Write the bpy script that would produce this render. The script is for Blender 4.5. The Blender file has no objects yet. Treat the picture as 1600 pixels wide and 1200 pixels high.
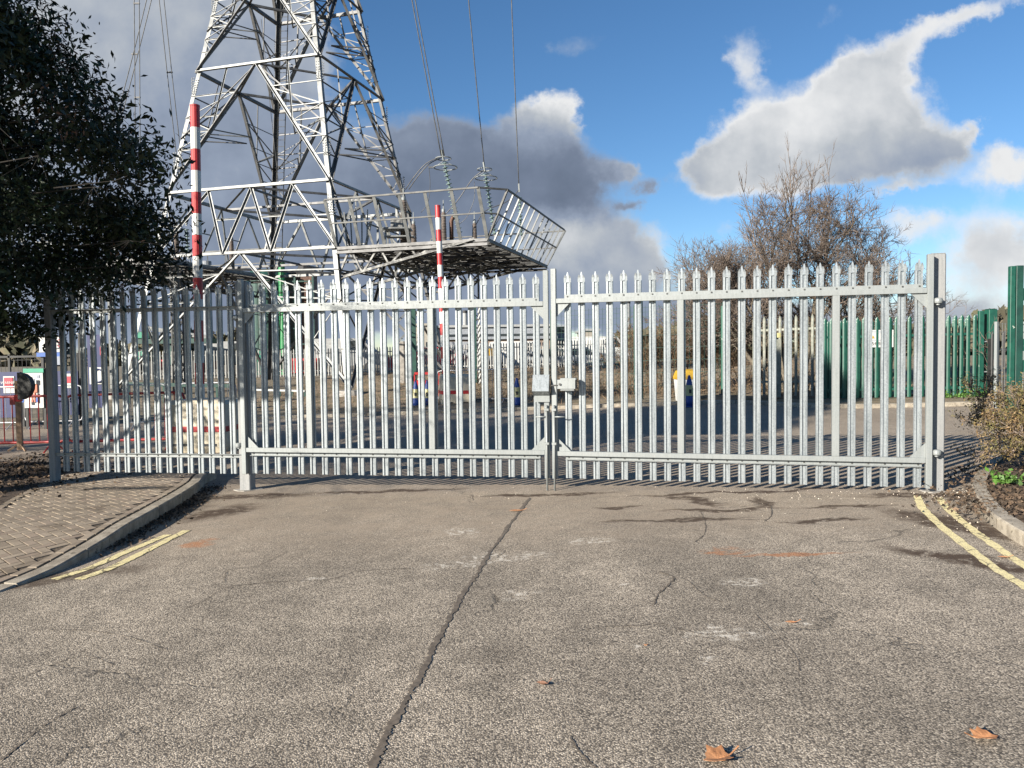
import bpy, math, random
import numpy as np
from mathutils import Vector, Matrix, Euler
random.seed(7); rng = np.random.default_rng(11)
PI = math.pi; R = math.radians
scn = bpy.context.scene; COL = scn.collection

# ------------------------------------------------------------------ camera
F = 1200.0; TH = math.atan(46/F); RO = 0.012; CAMZ = 1.5
cT, sT = math.cos(TH), math.sin(TH)
_f = Vector((0, cT, -sT)); _u0 = Vector((0, sT, cT)); _r0 = Vector((1, 0, 0))
_r = _r0*math.cos(RO) - _u0*math.sin(RO); _u = _u0*math.cos(RO) + _r0*math.sin(RO)
cd = bpy.data.cameras.new('camera'); cam = bpy.data.objects.new('camera', cd); COL.objects.link(cam)
cd.sensor_width = 36; cd.lens = 36*F/1600; cd.clip_start = 0.05; cd.clip_end = 5000
M3 = Matrix((_r, _u, -_f)).transposed()
cam.matrix_world = Matrix.Translation((0, 0, CAMZ)) @ M3.to_4x4()
scn.camera = cam

def ray(px, py):
    return (_f + _r*((px-800)/F) + _u*((600-py)/F))
def at(px, py, Y):                       # point at distance Y in front of the viewpoint
    d = ray(px, py); return Vector((0, 0, CAMZ)) + d*(Y/d.y)
def g(x, y=0):                           # the lie of the road: it climbs gently to the right
    return -0.04 + 0.30*math.tanh(0.08*x)
def sstep(t):
    t = max(0, min(1, t)); return t*t*(3-2*t)
def gp(x, y):                            # top of the brick pavement
    return g(x) + 0.006 + 0.115*sstep((y-5.0)/2.2)
def on(px, py, fn=g, add=0.0):
    z = 0.0; p = None
    d = ray(px, py)
    for _ in range(30):
        t = (z-CAMZ)/d.z; p = Vector((0, 0, CAMZ)) + d*t
        z = 0.5*z + 0.5*(fn(p.x, p.y)+add)
    p.z = z; return p

# ------------------------------------------------------------------ mesh builder
WORLD = {}
class MB:
    def __init__(s): s.v = []; s.f = []; s.m = []
    def add(s, vs, fs, m=0):
        o = len(s.v); s.v += [tuple(v) for v in vs]; s.f += [tuple(i+o for i in f) for f in fs]; s.m += [m]*len(fs)
    def hexa(s, b, t, m=0):              # bottom loop, top loop (same count)
        n = len(b)
        s.add(list(b)+list(t), [tuple(range(n-1, -1, -1)), tuple(range(n, 2*n))] + [(i, (i+1) % n, n+(i+1) % n, n+i) for i in range(n)], m)
    def box(s, c, sz, rz=0, m=0, bev=0):
        x, y, z = sz[0]/2, sz[1]/2, sz[2]/2; c = Vector(c); rm = Matrix.Rotation(rz, 3, 'Z')
        if bev:
            b = bev; pts = [(-x+b, -y), (x-b, -y), (x, -y+b), (x, y-b), (x-b, y), (-x+b, y), (-x, y-b), (-x, -y+b)]
            k = 1-b/max(x, y)
            l0 = [c+rm @ Vector((p[0]*k, p[1]*k, -z)) for p in pts]; l1 = [c+rm @ Vector((*p, -z+b)) for p in pts]
            l2 = [c+rm @ Vector((*p, z-b)) for p in pts]; l3 = [c+rm @ Vector((p[0]*k, p[1]*k, z)) for p in pts]
            s.loft([l0, l1, l2, l3], m)
            return
        pts = [(-x, -y), (x, -y), (x, y), (-x, y)]
        s.hexa([c+rm @ Vector((*p, -z)) for p in pts], [c+rm @ Vector((*p, z)) for p in pts], m)
    def loft(s, loops, m=0, caps=True, ms=None):
        n = len(loops[0]); vs = [v for l in loops for v in l]; o = len(s.v)
        s.v += [tuple(v) for v in vs]
        for k in range(len(loops)-1):
            for i in range(n):
                s.f.append((o+k*n+i, o+k*n+(i+1) % n, o+(k+1)*n+(i+1) % n, o+(k+1)*n+i)); s.m.append(ms[k] if ms else m)
        if caps:
            s.f.append(tuple(o+i for i in range(n-1, -1, -1))); s.m.append(ms[0] if ms else m)
            s.f.append(tuple(o+(len(loops)-1)*n+i for i in range(n))); s.m.append(ms[-1] if ms else m)
    def frame(s, p, q, up=None):
        p = Vector(p); q = Vector(q); d = (q-p).normalized()
        up = Vector(up) if up is not None else Vector((0, 0, 1))
        if abs(d.dot(up.normalized())) > 0.98: up = Vector((0, 1, 0)) if abs(d.y) < .9 else Vector((1, 0, 0))
        a = d.cross(up).normalized(); b = a.cross(d).normalized()
        return p, q, a, b
    def prof(s, p, q, poly, up=None, m=0):
        p, q, a, b = s.frame(p, q, up)
        s.hexa([p+a*x+b*y for x, y in poly], [q+a*x+b*y for x, y in poly], m)
    def bar(s, p, q, w, h=None, up=None, m=0):
        h = h or w
        s.prof(p, q, [(-w/2, -h/2), (w/2, -h/2), (w/2, h/2), (-w/2, h/2)], up, m)
    def lbar(s, p, q, w, n, m=0, t=None, flip=1):
        t = t or w*.12
        s.prof(p, q, [(0, 0), (w*flip, 0), (w*flip, t), (t*flip, t), (t*flip, w), (0, w)], n, m)
    def tube(s, path, r, n=6, m=0, caps=True):
        path = [Vector(p) for p in path]; rs = r if isinstance(r, (list, tuple)) else [r]*len(path)
        loops = []; a = None
        for i, p in enumerate(path):
            d = (path[min(i+1, len(path)-1)]-path[max(i-1, 0)]).normalized()
            if a is None:
                a = d.orthogonal().normalized()
            else:
                a = (a-d*a.dot(d));
                a = a.normalized() if a.length > 1e-6 else d.orthogonal().normalized()
            b = d.cross(a)
            loops.append([p+(a*math.cos(2*PI*k/n)+b*math.sin(2*PI*k/n))*rs[i] for k in range(n)])
        s.loft(loops, m, caps)
    def cyl(s, c, r, h, n=16, m=0, r2=None):
        c = Vector(c); r2 = r if r2 is None else r2
        s.loft([[c+Vector((r*math.cos(2*PI*k/n), r*math.sin(2*PI*k/n), 0)) for k in range(n)],
                [c+Vector((r2*math.cos(2*PI*k/n), r2*math.sin(2*PI*k/n), h)) for k in range(n)]], m)
    def lathe(s, c, pr, n=16, ms=None, m=0):
        c = Vector(c)
        s.loft([[c+Vector((r*math.cos(2*PI*k/n), r*math.sin(2*PI*k/n), z)) for k in range(n)] for r, z in pr], m, ms=ms)
    def build(s, name, mats, parent=None, smooth=False, local=False):
        me = bpy.data.meshes.new(name)
        o_ = Vector((0, 0, 0)) if (parent is None or local) else WORLD.get(parent.name, Vector((0, 0, 0)))
        me.from_pydata([(v[0]-o_.x, v[1]-o_.y, v[2]-o_.z) for v in s.v], [], s.f)
        mats = mats if isinstance(mats, (list, tuple)) else [mats]
        for mm in mats: me.materials.append(mm)
        if len(mats) > 1: me.polygons.foreach_set('material_index', s.m)
        if smooth: me.polygons.foreach_set('use_smooth', [True]*len(me.polygons))
        me.update()
        ob = bpy.data.objects.new(name, me); COL.objects.link(ob); ob.parent = parent
        WORLD[ob.name] = o_.copy()
        return ob

def np_mesh(name, V, Fq, mat, parent=None, smooth=False, mi=None):
    o_ = WORLD.get(parent.name, Vector((0, 0, 0))) if parent else Vector((0, 0, 0))
    V = V - np.array(o_)
    me = bpy.data.meshes.new(name); n = Fq.shape[1]
    me.vertices.add(len(V)); me.vertices.foreach_set('co', V.astype(np.float32).ravel())
    me.loops.add(Fq.size); me.loops.foreach_set('vertex_index', Fq.astype(np.int32).ravel())
    me.polygons.add(len(Fq)); me.polygons.foreach_set('loop_start', np.arange(0, Fq.size, n, dtype=np.int32))
    me.polygons.foreach_set('loop_total', np.full(len(Fq), n, dtype=np.int32))
    for mm in (mat if isinstance(mat, (list, tuple)) else [mat]): me.materials.append(mm)
    if mi is not None: me.polygons.foreach_set('material_index', mi.astype(np.int32))
    me.update(calc_edges=True); me.validate()
    ob = bpy.data.objects.new(name, me); COL.objects.link(ob); ob.parent = parent; WORLD[ob.name] = o_
    return ob

def tag(o, label=None, cat=None, group=None, kind=None):
    if label: o['label'] = label
    if cat: o['category'] = cat
    if group: o['group'] = group
    if kind: o['kind'] = kind
    return o
def thing(name, label, cat, loc=(0, 0, 0), group=None):
    o = bpy.data.objects.new(name, None); COL.objects.link(o); o.location = loc; o.empty_display_size = .1
    WORLD[o.name] = Vector(loc); return tag(o, label, cat, group)
def part(src, parent, loc=None, rz=None):
    c = src.copy(); COL.objects.link(c); c.parent = parent
    if loc is not None: c.location = loc
    if rz is not None: c.rotation_euler = (0, 0, rz)
    return c

# ------------------------------------------------------------------ materials
class NT:
    def __init__(s, tree): s.t = tree; s.n = tree.nodes; s.l = tree.links
    def new(s, ty, **kw):
        n = s.n.new(ty)
        for k, v in kw.items(): setattr(n, k, v)
        return n
    def set(s, inp, v):
        if v is None: return
        if hasattr(v, 'is_output') or isinstance(v, bpy.types.NodeSocket): s.l.new(v, inp)
        else: inp.default_value = v
    def math(s, op, a, b=None, c=None, clamp=False):
        n = s.new('ShaderNodeMath', operation=op, use_clamp=clamp)
        s.set(n.inputs[0], a); s.set(n.inputs[1], b)
        if c is not None: s.set(n.inputs[2], c)
        return n.outputs[0]
    def vmath(s, op, a, b=None):
        n = s.new('ShaderNodeVectorMath', operation=op); s.set(n.inputs[0], a)
        if b is not None: s.set(n.inputs[1], b)
        return n.outputs['Value'] if op in ('LENGTH', 'DISTANCE', 'DOT_PRODUCT') else n.outputs[0]
    def noise(s, vec, scale, detail=4, rough=.55, dist=0, out=0):
        n = s.new('ShaderNodeTexNoise'); s.set(n.inputs['Vector'], vec); s.set(n.inputs['Scale'], scale)
        n.inputs['Detail'].default_value = detail; n.inputs['Roughness'].default_value = rough; n.inputs['Distortion'].default_value = dist
        return n.outputs[out]
    def voro(s, vec, scale, feature='F1', out='Distance', rnd=1):
        n = s.new('ShaderNodeTexVoronoi', feature=feature); s.set(n.inputs['Vector'], vec); n.inputs['Scale'].default_value = scale
        n.inputs['Randomness'].default_value = rnd
        return n.outputs[out]
    def ramp(s, fac, pts, interp='LINEAR'):
        n = s.new('ShaderNodeValToRGB'); s.set(n.inputs[0], fac); cr = n.color_ramp; cr.interpolation = interp
        while len(cr.elements) < len(pts): cr.elements.new(.5)
        for e, (p, c) in zip(cr.elements, pts):
            e.position = p; e.color = (c, c, c, 1) if isinstance(c, (int, float)) else (*c, 1)
        return n.outputs[0]
    def mix(s, fac, a, b, blend='MIX'):
        n = s.new('ShaderNodeMix', data_type='RGBA', blend_type=blend)
        s.set(n.inputs[0], fac)
        for i, v in ((6, a), (7, b)):
            if isinstance(v, tuple) and len(v) == 3: v = (*v, 1)
            s.set(n.inputs[i], v)
        return n.outputs[2]
    def mapr(s, v, a, b, c=0., d=1., smooth=True):
        n = s.new('ShaderNodeMapRange'); n.interpolation_type = 'SMOOTHSTEP' if smooth else 'LINEAR'
        s.set(n.inputs[0], v)
        for i, k in enumerate((a, b, c, d)): n.inputs[i+1].default_value = k
        return n.outputs[0]
    def bump(s, h, strength, dist, normal=None):
        n = s.new('ShaderNodeBump'); n.inputs['Strength'].default_value = strength; n.inputs['Distance'].default_value = dist
        s.set(n.inputs['Height'], h)
        if normal is not None: s.set(n.inputs['Normal'], normal)
        return n.outputs[0]
def new_mat(name):
    m = bpy.data.materials.new(name); m.use_nodes = True; t = NT(m.node_tree)
    return m, t, m.node_tree.nodes['Principled BSDF']
def mat(name, c1, c2=None, rough=.6, metal=0, scale=6, contrast=(.35, .65), bump=0, bscale=60, spec=.5, stretch=None, speck=None, isl=0, orand=0):
    m, t, b = new_mat(name); c2 = c2 or tuple(x*.8 for x in c1)
    tc = t.new('ShaderNodeTexCoord'); v = tc.outputs['Object']
    if stretch: v = t.vmath('MULTIPLY', v, stretch)
    n = t.noise(v, scale, 5, .6)
    col = t.mix(t.mapr(n, *contrast), c1, c2)
    if speck:
        sp = t.mapr(t.noise(tc.outputs['Object'], speck[1], 3, .7), speck[2], speck[2]+.06)
        col = t.mix(sp, col, speck[0])
    if isl:
        ge = t.new('ShaderNodeNewGeometry'); rr = t.mapr(ge.outputs['Random Per Island'], 0, 1, 1-isl, 1+isl, False)
        cm = t.new('ShaderNodeCombineXYZ')
        for i in range(3): t.set(cm.inputs[i], rr)
        col = t.mix(1.0, col, cm.outputs[0], 'MULTIPLY')
    if orand:
        oi = t.new('ShaderNodeObjectInfo'); rr = t.mapr(oi.outputs['Random'], 0, 1, 1-orand, 1+orand, False); cm = t.new('ShaderNodeCombineXYZ')
        for i in range(3): t.set(cm.inputs[i], rr)
        col = t.mix(1.0, col, cm.outputs[0], 'MULTIPLY')
    t.set(b.inputs['Base Color'], col); b.inputs['Roughness'].default_value = rough; b.inputs['Metallic'].default_value = metal
    b.inputs['Specular IOR Level'].default_value = spec
    if bump: t.set(b.inputs['Normal'], t.bump(t.noise(tc.outputs['Object'], bscale, 4, .6), bump, .01))
    return m
def galv(name, c1, c2, rough=.42, metal=.45):
    m, t, b = new_mat(name); tc = t.new('ShaderNodeTexCoord'); v = tc.outputs['Object']
    oi = t.new('ShaderNodeObjectInfo'); v2 = t.vmath('ADD', v, oi.outputs['Location'])
    st = t.noise(t.vmath('MULTIPLY', v2, (40, 40, 2.5)), 1, 4, .6)
    sp = t.voro(v2, 55, out='Color'); sp = t.math('MULTIPLY', t.new('ShaderNodeSeparateColor').outputs[0], 1) if False else t.mapr(t.noise(v2, 60, 2, .6), .2, .8)
    f = t.math('ADD', t.math('MULTIPLY', st, .78), t.math('MULTIPLY', sp, .22))
    col = t.mix(t.mapr(f, .3, .7), c1, c2)
    dirt = t.mapr(t.noise(v2, 7, 5, .65), .60, .78, 0, .30)
    col = t.mix(dirt, col, (.30, .29, .27))
    t.set(b.inputs['Base Color'], col); b.inputs['Metallic'].default_value = metal
    t.set(b.inputs['Roughness'], t.mapr(f, .2, .8, rough-.1, rough+.12))
    t.set(b.inputs['Normal'], t.bump(t.noise(v2, 45, 3, .6), .06, .003))
    return m
M = {}
M['galv'] = galv('galvanised_steel', (.36, .385, .395), (.17, .19, .20))
M['galvrail'] = galv('galvanised_tube', (.26, .275, .272), (.20, .215, .213), .5, .25)
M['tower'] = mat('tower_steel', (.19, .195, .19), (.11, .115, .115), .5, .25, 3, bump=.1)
M['towershade'] = mat('shade_toned_tower_steel', (.12, .12, .12), (.07, .07, .07), .55, .3, 3)  # darker tower steel; paints shade into the side and rear members
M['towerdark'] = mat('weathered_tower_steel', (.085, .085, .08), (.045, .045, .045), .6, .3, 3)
M['grating'] = mat('deck_grating', (.16, .16, .15), (.08, .08, .08), .7, .3, 2)
M['green'] = mat('green_fence_paint', (.012, .082, .055), (.008, .055, .038), .45, 0, 5, speck=((.55, .57, .5), 9, .69))
M['darkgreen'] = mat('dark_green_paint', (.012, .055, .04), (.008, .035, .028), .5)
M['brightgreen'] = mat('bright_green_paint', (.02, .19, .06), (.016, .14, .045), .45, speck=((.10, .09, .05), 5, .66))
M['midgreen'] = mat('machine_green', (.02, .20, .12), (.015, .13, .08), .5)
M['red'] = mat('red_plastic', (.36, .018, .02), (.27, .014, .016), .45, bump=.05)
M['white'] = mat('white_plastic', (.50, .50, .48), (.42, .42, .40), .5, scale=4, contrast=(.4, .8))
M['cream'] = mat('cream_plastic', (.50, .44, .33), (.42, .37, .28), .6, scale=5, speck=((.25, .22, .18), 12, .68))
M['blue'] = mat('blue_panel', (.010, .018, .09), (.008, .014, .07), .5)
M['bluecone'] = mat('blue_cone_plastic', (.012, .05, .24), (.010, .035, .17), .5)
M['sleeve'] = mat('yellow_sleeve', (.42, .38, .15), (.36, .33, .17), .4)
M['yellow'] = mat('yellow_paint', (.42, .26, .02), (.33, .2, .02), .5)
M['black'] = mat('black_rubber', (.02, .02, .02), (.012, .012, .012), .6)
M['glassdark'] = mat('dark_glass', (.02, .025, .03), (.03, .035, .04), .1)
M['concrete'] = mat('kerb_concrete', (.33, .29, .23), (.21, .18, .14), .85, 0, 9, bump=.4, bscale=120, speck=((.13, .11, .08), 16, .60), orand=.16)
M['footing'] = mat('concrete_footing', (.30, .28, .25), (.20, .185, .165), .9, 0, 5, bump=.4, speck=((.15, .14, .12), 7, .62))
M['insul'] = mat('porcelain_insulator', (.16, .13, .11), (.10, .085, .075), .3)
M['glassins'] = mat('glass_insulator', (.17, .23, .21), (.11, .15, .14), .2)
M['wire'] = mat('conductor', (.10, .10, .10), (.06, .06, .06), .5, .3)
M['brown'] = mat('rusty_brown', (.11, .05, .03), (.06, .03, .02), .7)
M['wood'] = mat('weathered_wood', (.30, .20, .13), (.20, .13, .08), .8, stretch=(1, 1, .2), scale=20)
M['bark'] = mat('bark', (.16, .135, .10), (.09, .075, .055), .9, 0, 14, bump=.5, bscale=40)
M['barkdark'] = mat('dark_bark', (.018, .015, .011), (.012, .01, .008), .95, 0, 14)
M['twig'] = mat('twigs', (.18, .14, .113), (.11, .085, .068), .85, isl=.35)
M['scrub'] = mat('scrub_twigs', (.17, .11, .065), (.10, .07, .04), .9, isl=.4)
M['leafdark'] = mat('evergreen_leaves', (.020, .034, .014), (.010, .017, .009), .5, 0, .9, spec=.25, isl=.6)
M['leafbrown'] = mat('dead_leaves', (.13, .07, .045), (.07, .04, .026), .8, isl=.5)
M['leafolive'] = mat('shrub_leaves', (.16, .10, .045), (.10, .095, .03), .7, 0, 4, isl=.6)
M['leafgreen'] = mat('weed_leaves', (.07, .16, .02), (.05, .10, .02), .6, isl=.4)
M['fallen'] = mat('fallen_leaf', (.42, .20, .09), (.27, .12, .05), .7, 0, 30, bump=.4, bscale=60)
M['fallendark'] = mat('fallen_leaf_dark', (.20, .10, .06), (.13, .06, .035), .7, 0, 30, bump=.4)
M['wood_far'] = mat('distant_trees', (.11, .09, .06), (.06, .065, .035), .9, 0, .2, isl=.5)
M['brick'] = mat('brown_cladding', (.20, .15, .12), (.14, .10, .08), .8)
M['greywall'] = mat('grey_cladding', (.22, .24, .26), (.15, .16, .18), .6)
M['beige'] = mat('beige_cladding', (.26, .24, .20), (.21, .19, .16), .7)
M['palewall'] = mat('pale_cladding', (.27, .28, .275), (.22, .22, .22), .6)
M['teal'] = mat('sign_green', (.03, .28, .17), (.03, .24, .15), .5)
M['crack'] = mat('crack_dirt', (.14, .112, .085), (.07, .056, .043), .95, 0, 30, speck=((.16, .14, .12), 60, .60))
M['litter'] = mat('leaf_litter', (.10, .065, .04), (.04, .028, .018), .9, isl=.7)
M['grit'] = mat('loose_grit', (.50, .44, .36), (.32, .27, .22), .9, isl=.5)
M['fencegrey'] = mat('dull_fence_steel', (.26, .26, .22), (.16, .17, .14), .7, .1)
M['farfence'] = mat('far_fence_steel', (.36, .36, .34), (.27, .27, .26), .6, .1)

def blob(t, pos, cx, cy, rx, ry, rot=0):
    mp = t.new('ShaderNodeMapping', vector_type='TEXTURE'); t.set(mp.inputs[0], pos)
    mp.inputs[1].default_value = (cx, cy, 0); mp.inputs[2].default_value = (0, 0, rot); mp.inputs[3].default_value = (rx, ry, 1)
    return t.vmath('LENGTH', mp.outputs[0])
def asphalt():
    m, t, b = new_mat('asphalt'); ge = t.new('ShaderNodeNewGeometry')
    flat = t.vmath('MULTIPLY', ge.outputs['Position'], (1, 1, 0)); pos = flat
    wob = t.vmath('MULTIPLY', t.vmath('SUBTRACT', t.noise(pos, 2.2, 5, .6, out=1), (.5, .5, .5)), (.55, .55, 0))
    wpos = t.vmath('ADD', pos, wob)
    sc = t.new('ShaderNodeSeparateColor'); t.set(sc.inputs[0], t.voro(pos, 125, out='Color'))
    dist = t.voro(pos, 125)
    stone = t.ramp(sc.outputs[0], [(0, (.18, .154, .125)), (.30, (.28, .241, .195)), (.60, (.36, .31, .252)), (.85, (.455, .395, .325)), (1, (.63, .555, .46))])
    edge = t.mapr(dist, .40, .80)
    col = t.mix(edge, stone, (.085, .074, .063))
    big = t.mapr(t.noise(pos, .55, 5, .6), .3, .7, .80, 1.16)
    med = t.mapr(t.noise(pos, 5, 4, .6), .3, .7, .86, 1.14)
    trk = t.mapr(t.noise(t.vmath('MULTIPLY', pos, (1.5, .14, 0)), 1, 4, .55), .32, .68, .86, 1.12)
    k = t.math('MULTIPLY', t.math('MULTIPLY', big, trk), med); cm = t.new('ShaderNodeCombineXYZ')
    for i in range(3): t.set(cm.inputs[i], k)
    col = t.mix(1.0, col, cm.outputs[0], 'MULTIPLY')
    # band of smoother, dustier asphalt near the gate
    sy = t.new('ShaderNodeSeparateXYZ'); t.set(sy.inputs[0], wpos)
    far = t.mapr(sy.outputs[1], 5.2, 7.2)
    dust = t.math('MULTIPLY', far, t.mapr(t.noise(pos, 3.2, 5, .7), .30, .70, .25, .70))
    col = t.mix(dust, col, (.30, .245, .19))
    def P(x, y): p = on(x, y); return p.x, p.y
    # dirt (dark), spilt mortar (pale) and rust patches that lie on the surface
    n8 = t.mapr(t.noise(pos, 9, 5, .75), .34, .54); n20 = t.mapr(t.noise(pos, 16, 5, .8), .48, .60)
    def patches(lst, c, nz, a):
        nonlocal col
        acc = None
        for (px, py, rx, ry, rot) in lst:
            x, y = P(px, py); d = t.mapr(blob(t, wpos, x, y, rx, ry, rot), .45, 1.0, 1, 0)
            acc = d if acc is None else t.math('MAXIMUM', acc, d)
        f = t.math('MULTIPLY', t.math('MULTIPLY', acc, nz), a)
        col = t.mix(f, col, c)
    dark = [(1130, 796, .75, .10, 0), (1085, 780, .15, .5, .5), (960, 791, .28, .07, 0), (1185, 785, .12, .35, -.2), (1050, 812, .9, .07, 0),
            (575, 770, .22, .08, 0), (1330, 792, .6, .07, 0), (1290, 814, .5, .08, 0), (860, 772, 1.0, .10, 0), (600, 768, 1.2, .12, 0),
            (1460, 775, .9, .16, -.15), (1560, 835, 1.1, .16, -1.0), (400, 775, .9, .25, 0), (345, 800, .35, .6, -.6), (1180, 768, 1.8, .08, 0),
            (1470, 812, .25, .8, .5), (1540, 880, .9, .2, -.9)]
    patches(dark, (.065, .044, .03), t.mapr(n8, 0, 1, .25, 1), 1.0)
    patches([(235, 800, .55, .9, -.5), (70, 905, .9, .22, .35)], (.075, .055, .04), t.mapr(n8, 0, 1, .5, 1), .9)
    patches([(820, 929, .16, .10, 0), (1165, 910, .22, .12, 0), (1140, 990, .28, .14, 0), (920, 845, .25, .2, 0), (760, 872, .25, .2, 0), (720, 830, .2, .2, 0),
             (1250, 975, .12, .05, 0), (1000, 1010, .05, .04, 0), (1110, 1025, .07, .05, 0), (770, 875, .6, .15, .2), (980, 915, .08, .03, 0), (490, 905, .12, .05, 0)], (.60, .56, .50), n20, .8)
    patches([(318, 848, .14, .17, 0), (1138, 861, .20, .10, 0), (1240, 866, .55, .07, 0)], (.36, .15, .06), n8, .7)
    # fine crack network
    cw = t.vmath('ADD', pos, t.vmath('MULTIPLY', t.vmath('SUBTRACT', t.noise(pos, 3, 4, .6, out=1), (.5, .5, .5)), (.5, .5, 0)))
    ce = t.voro(cw, .42, 'DISTANCE_TO_EDGE'); cm_ = t.math('MULTIPLY', t.mapr(ce, .0015, .006, 1, 0), t.mapr(t.noise(pos, .8, 2), .52, .6))
    col = t.mix(t.math('MULTIPLY', cm_, .45), col, (.03, .026, .022))
    col = t.mix(1.0, col, (1.0, .98, .94), 'MULTIPLY')
    t.set(b.inputs['Base Color'], col); b.inputs['Roughness'].default_value = .85; b.inputs['Specular IOR Level'].default_value = .3
    h = t.math('SUBTRACT', t.mapr(dist, .1, .7, 1, 0), t.math('MULTIPLY', cm_, 2))
    t.set(b.inputs['Normal'], t.bump(t.math('ADD', t.math('MULTIPLY', h, .6), t.math('MULTIPLY', sc.outputs[1], .5)), .55, .005))
    return m
M['asphalt'] = asphalt()
def ground_mat(name, c1, c2, c3, s=3):
    m, t, b = new_mat(name); ge = t.new('ShaderNodeNewGeometry'); pos = ge.outputs['Position']
    n = t.noise(pos, s, 6, .7); col = t.mix(t.mapr(n, .35, .62), c1, c2)
    col = t.mix(t.mapr(t.noise(pos, s*7, 5, .8), .55, .68), col, c3)
    t.set(b.inputs['Base Color'], col); b.inputs['Roughness'].default_value = .95
    t.set(b.inputs['Normal'], t.bump(t.noise(pos, s*12, 5, .7), .7, .03)); return m
M['ground'] = ground_mat('bare_ground', (.20, .16, .115), (.12, .105, .065), (.28, .24, .19), .9)
M['soil'] = ground_mat('soil', (.085, .055, .035), (.045, .03, .02), (.13, .09, .06), 4)
M['verge'] = ground_mat('rough_verge', (.24, .175, .115), (.115, .095, .05), (.31, .26, .19), 1.6)
def paint():
    m, t, b = new_mat('road_line_paint'); ge = t.new('ShaderNodeNewGeometry'); pos = t.vmath('MULTIPLY', ge.outputs['Position'], (1, 1, 0))
    col = t.mix(t.mapr(t.noise(pos, 14, 5, .7), .3, .7), (.78, .68, .36), (.66, .56, .28))
    w = t.mapr(t.noise(pos, 22, 6, .8), .60, .66)
    dist = t.voro(pos, 105); w2 = t.math('MULTIPLY', t.mapr(dist, .5, .7), .5)
    col = t.mix(t.math('MAXIMUM', w, w2), col, (.26, .22, .17))
    cr = t.voro(t.vmath('ADD', pos, t.vmath('MULTIPLY', t.noise(pos, 5, 3, out=1), (.2, .2, 0))), 3.2, 'DISTANCE_TO_EDGE')
    col = t.mix(t.mapr(cr, .006, .02, .8, 0), col, (.05, .04, .03))
    t.set(b.inputs['Base Color'], col); b.inputs['Roughness'].default_value = .7
    t.set(b.inputs['Normal'], t.bump(t.mapr(dist, .1, .7, 1, 0), .3, .003)); return m
M['paint'] = paint()
def paver():
    m, t, b = new_mat('paving_block'); ge = t.new('ShaderNodeNewGeometry'); pos = ge.outputs['Position']
    r = ge.outputs['Random Per Island']
    col = t.ramp(r, [(0, (.17, .135, .10)), (.4, (.235, .19, .14)), (.75, (.275, .225, .17)), (1, (.21, .16, .12))])
    col = t.mix(t.mapr(t.noise(pos, 60, 4, .8), .45, .7, 0, .5), col, (.14, .11, .08))
    col = t.mix(t.mapr(t.noise(pos, 1.6, 5, .7), .52, .68, 0, .75), col, (.10, .075, .05))
    t.set(b.inputs['Base Color'], col); b.inputs['Roughness'].default_value = .9
    t.set(b.inputs['Normal'], t.bump(t.noise(pos, 150, 4, .7), .5, .004)); return m
M['paver'] = paver(); M['joint'] = ground_mat('joint_sand', (.12, .095, .068), (.08, .06, .042), (.16, .13, .1), 6)

# ------------------------------------------------------------------ ground, road, pavement
def grid_sheet(name, xs, ys, zf, material):
    V = [(x, y, zf(x, y)) for y in ys for x in xs]; n = len(xs)
    fs = [(j*n+i, j*n+i+1, (j+1)*n+i+1, (j+1)*n+i) for j in range(len(ys)-1) for i in range(n-1)]
    mb = MB(); mb.add(V, fs); return tag(mb.build(name, material, smooth=True), kind='structure')
def lin(a, b, n): return [a+(b-a)*i/(n-1) for i in range(n)]
FARK = 21.0                                         # far kerb of the road beyond the gate
def gz(x, y):
    base = g(x) - .06
    if y > FARK+.8: base += .12 + .55*sstep((y-FARK-6)/20)
    return base
grid_sheet('ground', [-1500, -400, -120] + lin(-60, 60, 61) + [120, 400, 1500], [-60, -20] + lin(-8, 70, 66) + [90, 140, 400, 1500, 2500], gz, M['ground'])
grid_sheet('road', lin(-30, 34, 129), lin(-8, FARK, 60), lambda x, y: g(x), M['asphalt'])
# far kerb and verge
def strip(mb, pts, w, z0f, z1f, side=1, m=0):       # kerb: pts is outer edge; inner edge offset by w on 'side'
    n = len(pts); o = []; i_ = []
    for k, p in enumerate(pts):
        d = (pts[min(k+1, n-1)]-pts[max(k-1, 0)]); d.z = 0; d.normalize(); nn = Vector((-d.y, d.x, 0))*side
        o.append(Vector((p.x, p.y, 0))); i_.append(Vector((p.x, p.y, 0))+nn*w)
    loops = []
    for a, b in zip(o, i_):
        e = (b-a)*.12
        za0 = z0f(a.x, a.y); za1 = z1f(a.x, a.y); zb = z1f(b.x, b.y)
        loops.append([Vector((a.x, a.y, za0)), Vector((a.x, a.y, za1-.012)), Vector((a.x+e.x, a.y+e.y, za1)), Vector((b.x, b.y, zb)), Vector((b.x, b.y, za0))])
    mb.loft(loops, m)
def spline(pts, n):
    out = []; P = [pts[0]*2-pts[1]] + list(pts) + [pts[-1]*2-pts[-2]]
    for k in range(1, len(P)-2):
        for j in range(n):
            t = j/n; a, b, c, d = P[k-1], P[k], P[k+1], P[k+2]
            out.append(.5*((2*b)+(c-a)*t+(2*a-5*b+4*c-d)*t*t+(3*b-a-3*c+d)*t**3))
    out.append(pts[-1].copy()); return out
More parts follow.
